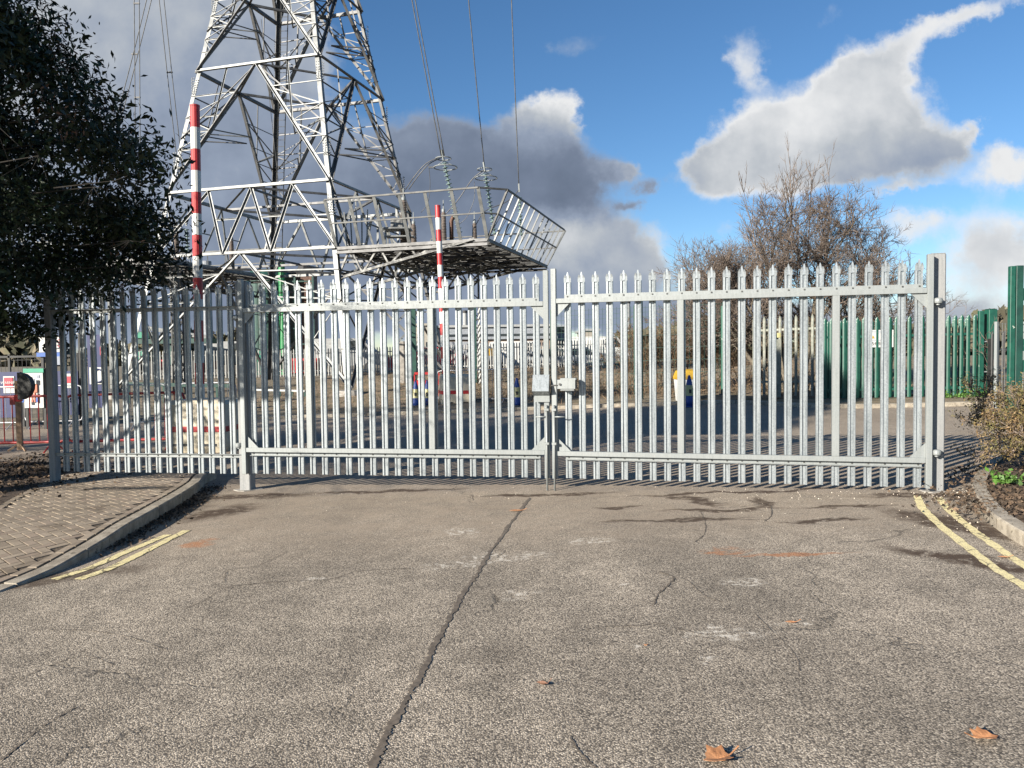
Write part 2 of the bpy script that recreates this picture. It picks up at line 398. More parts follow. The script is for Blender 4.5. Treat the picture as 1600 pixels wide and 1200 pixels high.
def kerb(name, label, pts, w, topf, side, seg=.915):
    t_ = thing(name, label, 'kerb', tuple(pts[0]))
    # split the run into stones with fine joints
    L = [0]
    for a, b in zip(pts, pts[1:]): L.append(L[-1]+(b-a).length)
    tot = L[-1]; n = max(1, round(tot/seg))
    def pt(s):
        for k in range(len(L)-1):
            if s <= L[k+1]+1e-9: return pts[k].lerp(pts[k+1], (s-L[k])/max(1e-9, L[k+1]-L[k]))
        return pts[-1]
    for i in range(n):
        s0 = tot*i/n+.006; s1 = tot*(i+1)/n-.006; dz = random.uniform(-.004, .003)
        mb = MB(); strip(mb, [pt(s0+(s1-s0)*j/5) for j in range(6)], w, lambda x, y: g(x)-.12, lambda x, y: topf(x, y)+dz, side)
        mb.build('kerb_stone', M['concrete'], t_)
    return t_
kerb('kerb', 'long straight concrete kerb on the far side of the road behind the gates', [Vector((x, FARK, 0)) for x in lin(-9.5, 5.2, 16)], .15, lambda x, y: g(x)+.09, 1)
KX = [(5.2, FARK), (5.9, FARK-.25), (6.5, FARK-1.0), (7.0, FARK-2.0), (7.7, FARK-2.75), (9.0, FARK-3.0), (12, FARK-3.05), (20, FARK-3.1)]
KF = spline([Vector((x, y, 0)) for x, y in KX], 5)
kerb('kerb', 'curved concrete kerb in front of the green palisade fence', KF, .15, lambda x, y: g(x)+.10, 1)
poly = [(p.x, p.y) for p in KF] + [(20, FARK+.2), (5.3, FARK+.2)]
from mathutils.geometry import tessellate_polygon
mb = MB(); mb.add([(x, y, g(x)+.088) for x, y in poly], tessellate_polygon([[Vector((x, y, 0)) for x, y in poly]])); tag(mb.build('verge', M['verge']), kind='structure')
grid_sheet('verge', lin(-9.5, 30, 80), lin(FARK+.15, FARK+26, 50), lambda x, y: g(x)+.085+.6*sstep((y-FARK-3)/18)+.05*math.sin(x*1.7+y)*math.sin(y*.9), M['verge'])

# left brick pavement
kpx = [(-260, 1055), (-60, 950), (20, 915), (80, 890), (130, 862), (170, 838), (205, 815), (245, 793), (285, 770), (312, 752), (321, 741)]
KL = [on(x, y, gp) for x, y in kpx]
e = KL[-1]; KL += [Vector((e.x-.03, e.y+.45, 0)), Vector((e.x-.35, e.y+.95, 0)), Vector((e.x-1.0, e.y+1.25, 0)), Vector((e.x-2.2, e.y+1.35, 0)), Vector((e.x-4, e.y+1.4, 0))]
for p in KL: p.z = 0
KLs = spline(KL, 6)
kerb('kerb', 'curved concrete kerb edging the brick pavement on the left', KLs, .125, lambda x, y: gp(x, y), 1, .8)
def inset(pts, w, side):
    out = []
    for k, p in enumerate(pts):
        d = pts[min(k+1, len(pts)-1)]-pts[max(k-1, 0)]; d.z = 0; d.normalize(); out.append(p+Vector((-d.y, d.x, 0))*side*w)
    return out
EL = [on(x, y, gp) for x, y in [(-330, 985), (-150, 880), (-40, 812), (10, 782), (45, 764), (78, 748)]]
EL = [Vector((p.x, p.y, 0)) for p in EL]; EL += [Vector((EL[-1].x-.1, EL[-1].y+.8, 0)), Vector((EL[-1].x-.5, EL[-1].y+1.6, 0))]
ELs = spline(EL, 6)
IN = inset(KLs, .14, 1); IN2 = inset(KLs, .14+.105, 1)
poly_in = [(p.x, p.y) for p in IN2] + [(p.x, p.y) for p in reversed(inset(ELs, .115, -1))]
poly_all = [(p.x, p.y) for p in IN] + [(p.x, p.y) for p in reversed(ELs)]
def inside(x, y, P):
    c = False; j = len(P)-1
    for i in range(len(P)):
        if (P[i][1] > y) != (P[j][1] > y) and x < (P[j][0]-P[i][0])*(y-P[i][1])/(P[j][1]-P[i][1])+P[i][0]: c = not c
        j = i
    return c
mb = MB()
def block(cx, cy, rz, L=.164, W=.082):
    gap = .0045; zt = gp(cx, cy)+random.uniform(-.0015, .0015)+.004; ca, sa = math.cos(rz), math.sin(rz)
    l, w = L/2-gap, W/2-gap; tz = .0015
    def ring(l, w, z): return [Vector((cx+ca*a-sa*b, cy+sa*a+ca*b, z+(gp(cx+ca*a-sa*b, cy+sa*a+ca*b)-gp(cx, cy)))) for a, b in ((-l, -w), (l, -w), (l, w), (-l, w))]
    mb.loft([ring(l, w, zt-.03), ring(l, w, zt-.002), ring(l-.002, w-.002, zt)])
ang = R(-42); ca, sa = math.cos(ang), math.sin(ang)
for i in range(-150, 150):
    for j in range(-150, 150):
        k = (i-j) % 4
        if k == 0: ux, uy, rz = (i+1)*.082, (j+.5)*.082, ang
        elif k == 2: ux, uy, rz = (i+.5)*.082, j*.082, ang+PI/2
        else: continue
        x = -6+ca*ux-sa*uy; y = 8+sa*ux+ca*uy
        if inside(x, y, poly_in) and y < 12 and x > -11: block(x, y, rz)
# border course of blocks along the kerb and along the edging
def course(pts, off, side, step=.104, rot=PI/2):
    L = 0; prev = pts[0]
    ps = inset(pts, off, side); acc = 0
    for a, b in zip(ps, ps[1:]):
        d = (b-a); dl = d.length; d.normalize(); s = step-acc
        while s <= dl:
            p = a+d*s
            if p.x > -11 and p.y < 12: block(p.x, p.y, math.atan2(d.y, d.x)+rot)
            s += step
        acc = (acc+dl) % step
course(KLs, .14+.05, 1, .168, 0)
course(ELs, .06, -1, .204, 0)
tag(mb.build('pavement', M['paver']), kind='structure')
# jointing sand under the blocks
mb = MB(); n = len(poly_all)
from mathutils.geometry import tessellate_polygon
tri = tessellate_polygon([[Vector((x, y, 0)) for x, y in poly_all]])
mb.add([(x, y, gp(x, y)-.006) for x, y in poly_all], tri)
tag(mb.build('paving_bed', M['joint']), kind='structure')
# soil bed left of the pavement
SB = [(p.x, p.y) for p in ELs] + [(-9, 12.5), (-22, 12.5), (-22, 1.0)]
tri = tessellate_polygon([[Vector((x, y, 0)) for x, y in SB]])
mb = MB(); mb.add([(x, y, gp(x, y)-.004) for x, y in SB], tri); tag(mb.build('soil_bed', M['soil']), kind='structure')
# right-hand planting bed with kerb
kr = [(1572, 690), (1549, 712), (1533, 727), (1521, 745), (1518, 757), (1524, 775), (1546, 800), (1570, 818), (1605, 838), (1700, 890), (1900, 1000), (2350, 1250)]
KR = [on(x, y, g, .09) for x, y in kr]
for p in KR: p.z = 0
KRs = spline(KR, 6)
kerb('kerb', 'curved concrete kerb around the planting bed on the right', KRs, .125, lambda x, y: g(x)+.10, 1, .8)
RB = [(p.x, p.y) for p in inset(KRs, .12, 1)] + [(12, 2), (12, 10.5)]
tri = tessellate_polygon([[Vector((x, y, 0)) for x, y in RB]])
mb = MB(); mb.add([(x, y, g(x)+.075) for x, y in RB], tri); tag(mb.build('soil_bed', M['soil']), kind='structure')

# yellow lines
def line_sheet(name, label, pts, w, jit=.006, zadd=.004, m='paint', group=None):
    ps = spline([on(x, y) for x, y in pts], 10); mb = MB(); a = []; b = []
    L = inset(ps, 0, 1)
    for k, p in enumerate(ps):
        d = ps[min(k+1, len(ps)-1)]-ps[max(k-1, 0)]; d.z = 0; d.normalize(); nn = Vector((-d.y, d.x, 0))
        ww = w if not callable(w) else w(k/(len(ps)-1))
        j1 = random.uniform(-jit, jit); j2 = random.uniform(-jit, jit)
        q1 = p+nn*(ww/2+j1); q2 = p-nn*(ww/2+j2)
        a.append((q1.x, q1.y, g(q1.x)+zadd)); b.append((q2.x, q2.y, g(q2.x)+zadd))
    n = len(a); mb.add(a+b, [(i, n+i, n+i+1, i+1) for i in range(n-1)])
    return tag(mb.build(name, M[m]), kind='structure')
line_sheet('road_marking', '', [(84, 906), (140, 888), (190, 866), (240, 845), (262, 836)], .08)
line_sheet('road_marking', '', [(122, 906), (170, 889), (215, 868), (260, 845), (292, 829)], .08)
line_sheet('road_marking', '', [(1433, 775), (1440, 792), (1462, 815), (1505, 850), (1550, 885), (1600, 916), (1700, 975), (1950, 1120), (2300, 1330)], .07)
line_sheet('road_marking', '', [(1466, 778), (1483, 797), (1512, 822), (1550, 850), (1600, 884), (1700, 945), (1950, 1090), (2300, 1300)], .07)
# long open joint and cracks in the asphalt
def crack(pts, w, jit=.008, z=.0035): return line_sheet('road_crack', '', pts, w, jit, z, 'crack')
cp = [(450, 1450), (520, 1315), (560, 1240), (588, 1185), (608, 1140), (640, 1085), (668, 1035), (693, 985), (722, 930), (755, 880), (785, 838), (812, 800), (828, 778)]
cp2 = [cp[0]]
for a, b in zip(cp, cp[1:]):
    cp2 += [((a[0]+b[0])/2+random.uniform(-3, 3), (a[1]+b[1])/2), b]
crack(cp2, lambda s: .018+.012*math.sin(s*31)**2+.010*random.random(), .010)
for pts, w in [([(280, 955), (320, 938), (350, 920), (400, 912), (470, 908), (520, 905), (560, 893), (640, 888)], .007),
               ([(350, 912), (352, 900), (360, 890), (400, 885), (450, 862)], .006),
               ([(890, 990), (940, 980), (1000, 978), (1030, 974), (1070, 985), (1100, 992)], .008),
               ([(1020, 948), (1028, 930), (1046, 912), (1052, 902), (1030, 893)], .014), ([(1052, 902), (1075, 908), (1100, 930), (1130, 942)], .006),
               ([(1095, 800), (1102, 818), (1100, 835), (1085, 848)], .007), ([(925, 818), (1000, 815), (1060, 816), (1110, 813), (1200, 812)], .012),
               ([(0, 1078), (60, 1048), (130, 1025), (180, 1040)], .007), ([(0, 1190), (30, 1165), (75, 1130), (120, 1105)], .010),
               ([(60, 985), (130, 985), (200, 995), (260, 1015)], .006), ([(1180, 960), (1205, 985), (1240, 1020), (1250, 1050)], .004),
               ([(890, 1150), (905, 1175), (930, 1200)], .008), ([(1110, 795), (1160, 792), (1200, 788), (1205, 805), (1195, 815)], .010)]:
    crack(pts, w*.75, w*.5)

# loose grit, leaf litter
def quads_stuff(name, label, pts, size, mat_, flat=.3, cat=None, aspect=.6):
    pts = np.array(pts); n = len(pts)
    a = rng.normal(size=(n, 3)); a[:, 2] *= flat; a /= np.linalg.norm(a, axis=1)[:, None]
    b = rng.normal(size=(n, 3)); b[:, 2] *= flat; b -= a*(a*b).sum(1)[:, None]; b /= np.linalg.norm(b, axis=1)[:, None]
    s = size*(.5+rng.random(n))[:, None]
    c = np.cross(a, b)
    V = np.stack([pts-a*s, pts-b*s*aspect+c*s*.2, pts+a*s, pts+b*s*aspect+c*s*.2], 1).reshape(-1, 3)
    Fq = np.arange(4*n).reshape(-1, 4)
    return np_mesh(name, V, Fq, mat_)
def scatter(n, pxs, spread, fn=g, add=.008):
    out = []
    for _ in range(n):
        px, py = random.choice(pxs); p = on(px, py, fn)
        x = p.x+random.gauss(0, spread[0]); y = p.y+random.gauss(0, spread[1]); out.append((x, y, fn(x, y)+add+random.random()*.01))
    return out
o = quads_stuff('leaf_litter', '', scatter(1500, [(180, 852), (200, 838), (220, 826), (240, 815), (262, 805), (285, 792), (300, 785), (310, 775), (325, 765)], (.10, .16)), .017, M['litter'], .5)
tag(o, 'dark decayed leaf litter gathered against the left kerb', 'leaf litter', kind='stuff')
o = quads_stuff('leaf_litter', '', scatter(2600, [(1560, 760), (1575, 780), (1590, 790), (1560, 740), (1600, 800), (1620, 780)], (.28, .3), lambda x, y=0: g(x)+.08), .02, M['litter'], .6)
tag(o, 'brown leaf litter covering the soil of the right planting bed', 'leaf litter', kind='stuff')
o = quads_stuff('leaf_litter', '', scatter(2500, [(20, 740), (10, 760), (50, 735), (0, 730), (40, 720), (-40, 750)], (.5, .6), lambda x, y=0: gp(x, y)), .025, M['litter'], .6)
tag(o, 'brown leaf litter on the soil left of the brick pavement', 'leaf litter', kind='stuff')
mb = MB()
for _ in range(420):
    px = random.choice([random.uniform(1080, 1510), random.uniform(400, 1450), random.uniform(1440, 1530)]); py = random.gauss(771, 6) if random.random() < .7 else random.uniform(765, 830)
    p = on(px, py); s = random.uniform(.002, .008)*(1.4 if px > 1480 else 1)
    q = [Vector((p.x+random.uniform(.5, 1)*s*math.cos(a), p.y+random.uniform(.5, 1)*s*math.sin(a), g(p.x))) for a in (0, 1.3, 2.5, 3.8, 5.1)]
    mb.loft([q, [v*1+Vector((0, 0, s*.8)) + (p-v)*.35*Vector((1, 1, 0)).length/1.414 for v in q]])
tag(mb.build('loose_grit', M['grit']), 'pale grit and crumbs of stone strewn along the foot of the gates', 'grit', kind='stuff')

# ------------------------------------------------------------------ palisade pales
def make_pale(w=.066, h=2.31, d=.020, t=.0035, head=.115, simple=False):
    m_ = MB()
    xs = [(-w/2, d), (-w/2+.005, .001), (-.017, 0), (-.011, d*.7), (.011, d*.7), (.017, 0), (w/2-.005, .001), (w/2, d)]
    hs = h-head
    poly = xs + [(x, y+t) for x, y in reversed(xs)]
    m_.hexa([Vector((x, y, 0)) for x, y in poly], [Vector((x, y, hs)) for x, y in poly])
    # three-pointed splayed head
    def prong(x0, x1, xt, z0, z1, lean):
        loops = []
        for k, (f_, zz) in enumerate([(0, z0), (.55, z0+(z1-z0)*.62), (.92, z1-.004), (1, z1)]):
            a = x0+(xt-x0)*(0 if f_ < .6 else (f_-.3)); b = x1+(xt-x1)*(0 if f_ < .6 else (f_-.3)); yy = -lean*f_*f_
            if f_ == 1: a = xt-.002; b = xt+.002
            loops.append([Vector((a, yy, zz)), Vector((b, yy, zz)), Vector((b, yy+t, zz)), Vector((a, yy+t, zz))])
        m_.loft(loops)
    prong(-.0135, .0135, 0, hs, h, -.006)
    prong(-w/2-.001, -.0125, -.022, hs-.002, h-.034, .012)
    prong(.0125, w/2+.001, .022, hs-.002, h-.038, .013)
    return m_
pale_src = make_pale(w=.078)
PALE_GALV = pale_src.build('pale', M['galv'])
PALE_FIRST = [True]
def place_pale(parent, loc, rz, src):
    return part(src, parent, loc, rz)
def rails(mb, p, q, z, n_, tubew=.05, fl=.045, up=1, bolts=None, boltpos=None):
    pass

u_of = lambda a: Vector((math.cos(a), math.sin(a), 0))
def gate_leaf(name, label, P0, ang, pitch, z0, zrt, zrb, muls, lock_side):
    u = u_of(ang); nf = Vector((u.y, -u.x, 0))          # nf points to the viewer's side
    if nf.y > 0: nf = -nf
    L = 23*pitch
    t_ = thing(name, label, 'gate', (P0.x, P0.y, z0))
    # pales behind the rails
    for i in range(24):
        p = P0+u*(i*pitch)
        place_pale(t_, (p.x-P0.x, p.y-P0.y, random.uniform(-.002, .002)), ang+random.uniform(-.02, .02), PALE_GALV)
    e0 = P0-u*muls['pre']; e1 = P0+u*(L+muls['post'])
    S = .058; off = nf*(S/2+.008)
    for p in (e0, e1):
        mb = MB(); c = p+off; mb.box((c.x, c.y, (z0+muls['top'])/2), (S, S, muls['top']-z0), ang, bev=.004)
        mb.build('stile', M['galvrail'], t_)
    for zt, nm in ((zrt, 'top_rail'), (zrb, 'bottom_rail')):
        sgn = 1 if nm == 'top_rail' else -1
        mb = MB(); a = e0+u*(S/2); b = e1-u*(S/2); c = (a+b)/2+off
        mb.box((c.x, c.y, zt), ((b-a).length, .05, .05), ang, bev=.004)
        c2 = P0+u*(L/2)+nf*.0055
        mb.box((c2.x, c2.y, zt+sgn*.047), (L+.07, .006, .044), ang)
        if sgn < 0:
            c3 = c2+nf*.014; mb.box((c3.x, c3.y, zt-.0705), (L+.07, .034, .005), ang)
        for i in range(24):
            q = P0+u*(i*pitch)+nf*.012; mb.box((q.x, q.y, zt+sgn*.048), (.014, .008, .014), ang, m=1)
        mb.build(nm, [M['galvrail'], M['towerdark']], t_)
    for k in muls['mid']:
        mb = MB(); p = P0+u*(k*pitch)+off
        mb.box((p.x, p.y, (zrt+zrb)/2), (.07, .05, zrt-zrb-.05), ang, bev=.004); mb.build('mullion', M['galvrail'], t_)
    # gussets in the corners
    for p, s in ((e0, 1), (e1, -1)):
        for zt, sg in ((zrt-.025, -1), (zrb+.025, 1)):
            mb = MB(); a = p+u*(s*S/2)+nf*(.03); d = .15
            tri_ = [a+Vector((0, 0, zt)), a+u*(s*d)+Vector((0, 0, zt)), a+Vector((0, 0, zt+sg*d))]
            mb.hexa(tri_, [v+nf*.006 for v in tri_]); mb.build('gusset', M['galvrail'], t_)
    return t_, e0, e1, u, nf
Z0 = .10
P0L = Vector((-3.125, 9.235, 0)); AL = -.162
gl, a0, a1, uL, nL = gate_leaf('gate_leaf', 'left leaf of the galvanised palisade double gate, hung on the dappled post', P0L, AL, .150, Z0, 2.066, .394, dict(pre=.10, post=.118, top=2.435, mid=[4.95, 14.9]), 'r')
P0R = Vector((.631, 8.60, 0)); AR = -.239
gr, b0, b1, uR, nR = gate_leaf('gate_leaf', 'right leaf of the galvanised palisade double gate, hung on the sunlit post', P0R, AR, .1555, Z0, 2.090, .386, dict(pre=.150, post=.09, top=2.45, mid=[7.92, 17.95]), 'l')
gl['group'] = gr['group'] = 'pair of palisade gate leaves'
# lock boxes and drop bolts (parts of the leaves)
def obox(mb, c, ex, ey, sx, sy, sz, tilt=0, m=0):      # box in the frame ex (along), ey (towards viewer), z
    rm = Matrix.Rotation(tilt, 3, ex); z = rm @ Vector((0, 0, 1)); ey = rm @ ey
    b = [c+ex*(sx/2*i)+ey*(sy/2*j)-z*(sz/2) for i, j in ((-1, -1), (1, -1), (1, 1), (-1, 1))]
    mb.hexa(b, [v+z*sz for v in b], m)
mb = MB()
cL = a1+nL*.13; cL.z = 1.18
# slanting hood over the lock on the left leaf: sloping top, vertical cheeks
w0 = a1-uL*.15+nL*.04; w1 = a1+uL*.035+nL*.04
prof = [(0, 1.27), (0, 1.02), (.13, 1.09), (.05, 1.27)]
mb.hexa([w0+nL*x+Vector((0, 0, z)) for x, z in prof], [w1+nL*x+Vector((0, 0, z)) for x, z in prof])
mb.build('lock_hood', M['galv'], gl)
mb = MB(); obox(mb, a1-uL*.05+nL*.06+Vector((0, 0, 1.0)), uL, nL, .17, .05, .07); mb.build('lock_box', M['galvrail'], gl)
mb = MB(); c = b0+uR*.15+nR*.10+Vector((0, 0, 1.165))
obox(mb, c, uR, nR, .20, .09, .10); obox(mb, c+Vector((0, 0, .058))+uR*.02, uR, nR, .17, .094, .018); obox(mb, c-Vector((0, 0, .062))+uR*.01, uR, nR, .15, .085, .012)
obox(mb, c+uR*.105, uR, nR, .006, .06, .09, m=1)
mb.build('lock_box', [M['galvrail'], M['towerdark']], gr)
mb = MB(); mb.tube([c-uR*.07+nR*.045, c-uR*.07+nR*.06], .013, 10); mb.tube([c-uR*.10+nR*.05-Vector((0, 0, .01)), c-uR*.17+nR*.05-Vector((0, 0, .015))], .008, 8); mb.build('lock_cylinder', M['towerdark'], gr)
for e_, u_, n_, par, s in ((a1, uL, nL, gl, -1), (b0, uR, nR, gr, 1)):
    mb = MB(); c = e_+n_*.085; gz_ = g(e_.x)
    mb.tube([Vector((c.x, c.y, gz_)), Vector((c.x, c.y, .93))], .011, 8)
    mb.tube([Vector((c.x, c.y, .80)), Vector((c.x, c.y, .80))+u_*(s*.12)], .008, 8)
    mb.build('drop_bolt', M['galvrail'], par, smooth=True)
    mb = MB()
    for zz in (.88, .50): obox(mb, Vector((c.x, c.y, zz)), u_, n_, .05, .045, .025)
    mb.build('bolt_keeper', M['galvrail'], par)
# hinges
def hinge(par, e_, u_, n_, z, s):
    mb = MB(); c = e_+n_*.03+u_*(s*.075)+Vector((0, 0, z))
    mb.tube([e_+n_*.035+Vector((0, 0, z)), c], .013, 10)
    mb.lathe(c-Vector((0, 0, .04)), [(.010, 0), (.018, .004), (.018, .018), (.040, .022), (.044, .038), (.044, .060), (.040, .066), (.036, .072), (.012, .076)], 16)
    mb.build('hinge', M['galvrail'], par, smooth=False)
for z in (1.98, .46): hinge(gr, b1, uR, nR, z, 1)
for z in (1.98, .44): hinge(gl, a0, uL, nL, z, -1)
# gate posts
def gate_post(label, c, ang, w, top):
    t_ = thing('gate_post', label, 'gate post', (c.x, c.y, g(c.x)-.05), 'square galvanised gate posts')
    mb = MB(); mb.box((c.x, c.y, (g(c.x)-.05+top)/2), (w, w, top-g(c.x)+.05), ang, bev=.010); mb.build('shaft', M['galvpost'], t_)
    mb = MB(); mb.box((c.x, c.y, top+.002), (w-.01, w-.01, .006), ang); mb.build('cap', M['galvrail'], t_)
    mb = MB(); q = [Vector((c.x+(w/2+.09+random.uniform(-.03, .05))*math.cos(a_), c.y+(w/2+.07+random.uniform(-.03, .04))*math.sin(a_), 0)) for a_ in [i*2*PI/12 for i in range(12)]]
    mb.loft([[Vector((v.x, v.y, g(v.x)-.02)) for v in q], [Vector((c.x+(v.x-c.x)*.9, c.y+(v.y-c.y)*.9, g(v.x)+.008)) for v in q]]); mb.build('footing', M['footing'], t_)
    return t_
M['galvpost'] = galv('galvanised_post', (.25, .25, .245), (.19, .195, .195), .6, .12)
lp = a0-uL*.045-nL*.10
rp = b1+uR*.095-nR*.10
gate_post('left gate post, dappled with shade, between fixed fence and gate', lp, AL, .14, 2.42)
gate_post('right gate post standing in full sun by the kerb end', rp, AR, .14, 2.462)
# fixed fence on the left
AF = -.1557; PF = Vector((-5.663, 9.683, 0)); uF = u_of(AF); nF = Vector((uF.y, -uF.x, 0)); pf = .1425
fz = .088
ft = thing('palisade_fence', 'short fixed galvanised palisade fence under the evergreen tree on the left', 'fence', (PF.x, PF.y, fz))
for i in range(17):
    p = uF*(i*pf); place_pale(ft, (p.x, p.y, random.uniform(-.003, .003)), AF, PALE_GALV)
Lf = 16*pf
for z, sg, nm in ((2.10, -1, 'top_rail'), (.305, -1, 'bottom_rail')):
    mb = MB(); c = PF+uF*(Lf/2+.02)+nF*.006
    mb.box((c.x, c.y, z), (Lf+.30, .005, .042), AF); c2 = c+nF*.017; mb.box((c2.x, c2.y, z+.0235), (Lf+.30, .040, .005), AF)
    for i in range(17):
        q = PF+uF*(i*pf)+nF*.012; mb.box((q.x, q.y, z), (.014, .008, .014), AF, m=1)
    mb.build(nm, [M['galvrail'], M['towerdark']], ft)
mb = MB(); c = PF-uF*.17-nF*.02
z0_ = gp(c.x, c.y)-.1; mb.box((c.x, c.y, (z0_+2.32)/2), (.09, .10, 2.32-z0_), AF, bev=.006)
mb.build('post', M['galvpost'], ft)
bpy.data.objects.remove(PALE_GALV)
PALE_MESH = bpy.data.meshes['pale']

# ------------------------------------------------------------------ pylon
TC = Vector((-9.86, 36.0, 0)); TG = g(-10)
OFF = dict(A=Vector((-4.86, -2.66, 0)), B=Vector((2.66, -4.86, 0)), C=Vector((4.86, 2.66, 0)), D=Vector((-2.66, 4.86, 0)))
def corner(n, z): return TC + OFF[n]*(1.38-.0444*z) + Vector((0, 0, z))
LV = [TG, 5.77, 8.55, 13.95, 18.0, 22.0]
py = thing('pylon', 'tall white lattice steel electricity pylon standing on four legs behind the gates', 'pylon', (TC.x, TC.y, TG))
FACES = [('A', 'B'), ('B', 'C'), ('C', 'D'), ('D', 'A')]
for n in 'ABCD':
    mb = MB(); ax = (TC-corner(n, 5)); ax.z = 0; ax.normalize()
    p, q = corner(n, TG), corner(n, LV[-1])
    # heavy angle section opening towards the inside of the tower
    i_ = 'ABCD'.index(n); nb1 = corner('ABCD'[(i_+1) % 4], 5)-corner(n, 5); nb2 = corner('ABCD'[(i_-1) % 4], 5)-corner(n, 5); nb1.normalize(); nb2.normalize()
    w = .19; t = .022
    def Lsec(c): return [c, c+nb1*w, c+nb1*w+nb2*t, c+nb1*t+nb2*t, c+nb1*t+nb2*w, c+nb2*w]
    mb.hexa(Lsec(p), Lsec(q)); legm = 'tower' if n in 'AB' else 'towershade'  # rear legs get the darker steel, their shade put into the colour
    # climbing bolts / splice plates
    for z in (7.2, 9.6, 12.9, 16.6):
        c = corner(n, z)
        for k in range(7):
            for e_, o_ in ((nb1, -nb2*.03), (nb2, -nb1*.03)):
                q_ = c+e_*.08+o_+Vector((0, 0, .08+k*.11)); mb.box(q_, (.035, .035, .035)); q_ = q_+e_*.10; mb.box(q_, (.035, .035, .035))
    mb.build('leg', M[legm], py)
    mb = MB(); c = corner(n, TG); mb.lathe((c.x, c.y, TG-.3), [(.55, 0), (.5, .6), (.42, .75)], 12); mb.build('leg_footing', M['footing'], py)
for a, b in FACES:
    A = {z: corner(a, z) for z in LV}; B = {z: corner(b, z) for z in LV}
    e = (B[LV[1]]-A[LV[1]]).normalized(); nrm = Vector((-e.y, e.x, 0)); nrm = nrm if nrm.dot(TC-A[LV[1]]) < 0 else -nrm
    FM = M['tower'] if (a, b) == ('A', 'B') else M['towershade']  # all faces but the front one carry shade in their steel colour
    for k, z in enumerate(LV[1:-1]):
        mb = MB(); up = nrm
        w = .17 if k else .16
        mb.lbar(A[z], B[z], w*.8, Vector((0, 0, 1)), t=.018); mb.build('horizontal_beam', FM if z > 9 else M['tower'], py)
    def mid(z): return (A[z]+B[z])/2
    # bottom panel: inverted V from the middle of the lower beam
    z0, z1 = LV[0], LV[1]
    def diag(p, q, w, flip=1):
        mb = MB(); mb.lbar(p, q, w, nrm, flip=flip, t=w*.14); return mb
    for s, P_ in ((0, A), (1, B)):
        mb = diag(P_[z0]+Vector((0, 0, .5)), mid(z1), .12, 1 if s else -1); mb.build('diagonal_brace', FM, py)
        sb = MB(); leg0, leg1 = P_[z0], P_[z1]; d0, d1 = P_[z0]+Vector((0, 0, .5)), mid(z1)
        def net(leg0, leg1, d0, d1, ks, w=.055):
            prev = None
            for i, k in enumerate(ks):
                l = leg0.lerp(leg1, k); dd = d0.lerp(d1, k); sb.lbar(l, dd, w, nrm)
                if prev is not None:
                    sb.lbar(prev[i % 2], (l, dd)[1-i % 2] if True else l, w*.9, nrm, flip=-1)
                prev = (l, dd)
        net(leg0, leg1, d0, d1, [.33, .66, .86])
        sb.build('lattice_bracing', FM, py)
    # truss between the two lower beams (zigzag of six)
    z2 = LV[2]; mb = MB()
    top = [A[z2].lerp(B[z2], k) for k in (.0, .265, .53, .78, 1)]; bot = [A[z1].lerp(B[z1], k) for k in (.14, .40, .66, .90)]
    seq = [(A[z1], top[1], 1), (top[1], bot[1], -1), (bot[1], top[2], 1), (top[2], bot[2], -1), (bot[2], top[3], 1), (top[3], B[z1], -1), (top[0], bot[0], 1)]
    for p, q, fl in seq:
        mb = MB(); mb.lbar(p, q, .10, nrm, flip=fl, t=.016); mb.build('diagonal_brace', M['tower'], py)
    for p, q in ((A[z1].lerp(A[z2], .5), A[z1].lerp(top[1], .5)), (B[z1].lerp(B[z2], .5), B[z1].lerp(top[3], .5)), (bot[1].lerp(top[1], .55), top[2].lerp(bot[1], .45)), (bot[2].lerp(top[2], .55), top[3].lerp(bot[2], .45))):
        mb = MB(); mb.lbar(p, q, .055, nrm); mb.build('cross_tie', M['tower'], py)
    # tall panels above: inverted V with redundant members
    for z0, z1 in zip(LV[2:-1], LV[3:]):
        for s, P_ in ((0, A), (1, B)):
            mb = diag(P_[z0], mid(z1), .13, 1 if s else -1); mb.build('diagonal_brace', FM if s else M['towershade'], py)  # left-hand diagonals are coloured as if shaded
            sb = MB(); leg0, leg1, d0, d1 = P_[z0], P_[z1], P_[z0], mid(z1)
            net(leg0, leg1, d0, d1, [.22, .36, .5, .62, .8], .045)
            l = leg0.lerp(leg1, .5); dd = d0.lerp(d1, .5)
            inner = dd.lerp((TC+Vector((0, 0, dd.z))), .45)
            sb.lbar(dd, inner, .055, Vector((0, 0, 1))); sb.lbar(l, inner, .055, Vector((0, 0, 1)))
            hz = dd.copy(); hz.z = z1; sb.lbar(dd, P_[z1].lerp(mid(z1), .5), .06, nrm)
            sb.build('lattice_bracing', FM, py)
# plan bracing (diamonds and cross ties)
for z in LV[1:-1]:
    mb = MB(); ms = [(corner(a, z)+corner(b, z))/2 for a, b in FACES]
    for i in range(4): mb.lbar(ms[i], ms[(i+1) % 4], .10, Vector((0, 0, 1)))
    if z < 10:
        mb.lbar(ms[0], ms[2], .10, Vector((0, 0, 1))); mb.lbar(ms[1], ms[3], .10, Vector((0, 0, 1)))
    mb.build('plan_bracing', M['towershade'], py)
# hip bracing through the middle
mb = MB()
for z0, z1 in ((8.55, 13.95), (13.95, 18.0)):
    ms = [(corner(a, z1)+corner(b, z1))/2 for a, b in FACES]
    for i, n in enumerate('ABCD'):
        c0 = corner(n, z0).lerp(corner(n, z1), .45)
        mb = MB(); mb.lbar(c0, ms[i], .06, Vector((0, 0, 1))); mb.lbar(c0, ms[i-1], .06, Vector((0, 0, 1))); mb.build('hip_bracing', M['towershade'], py)
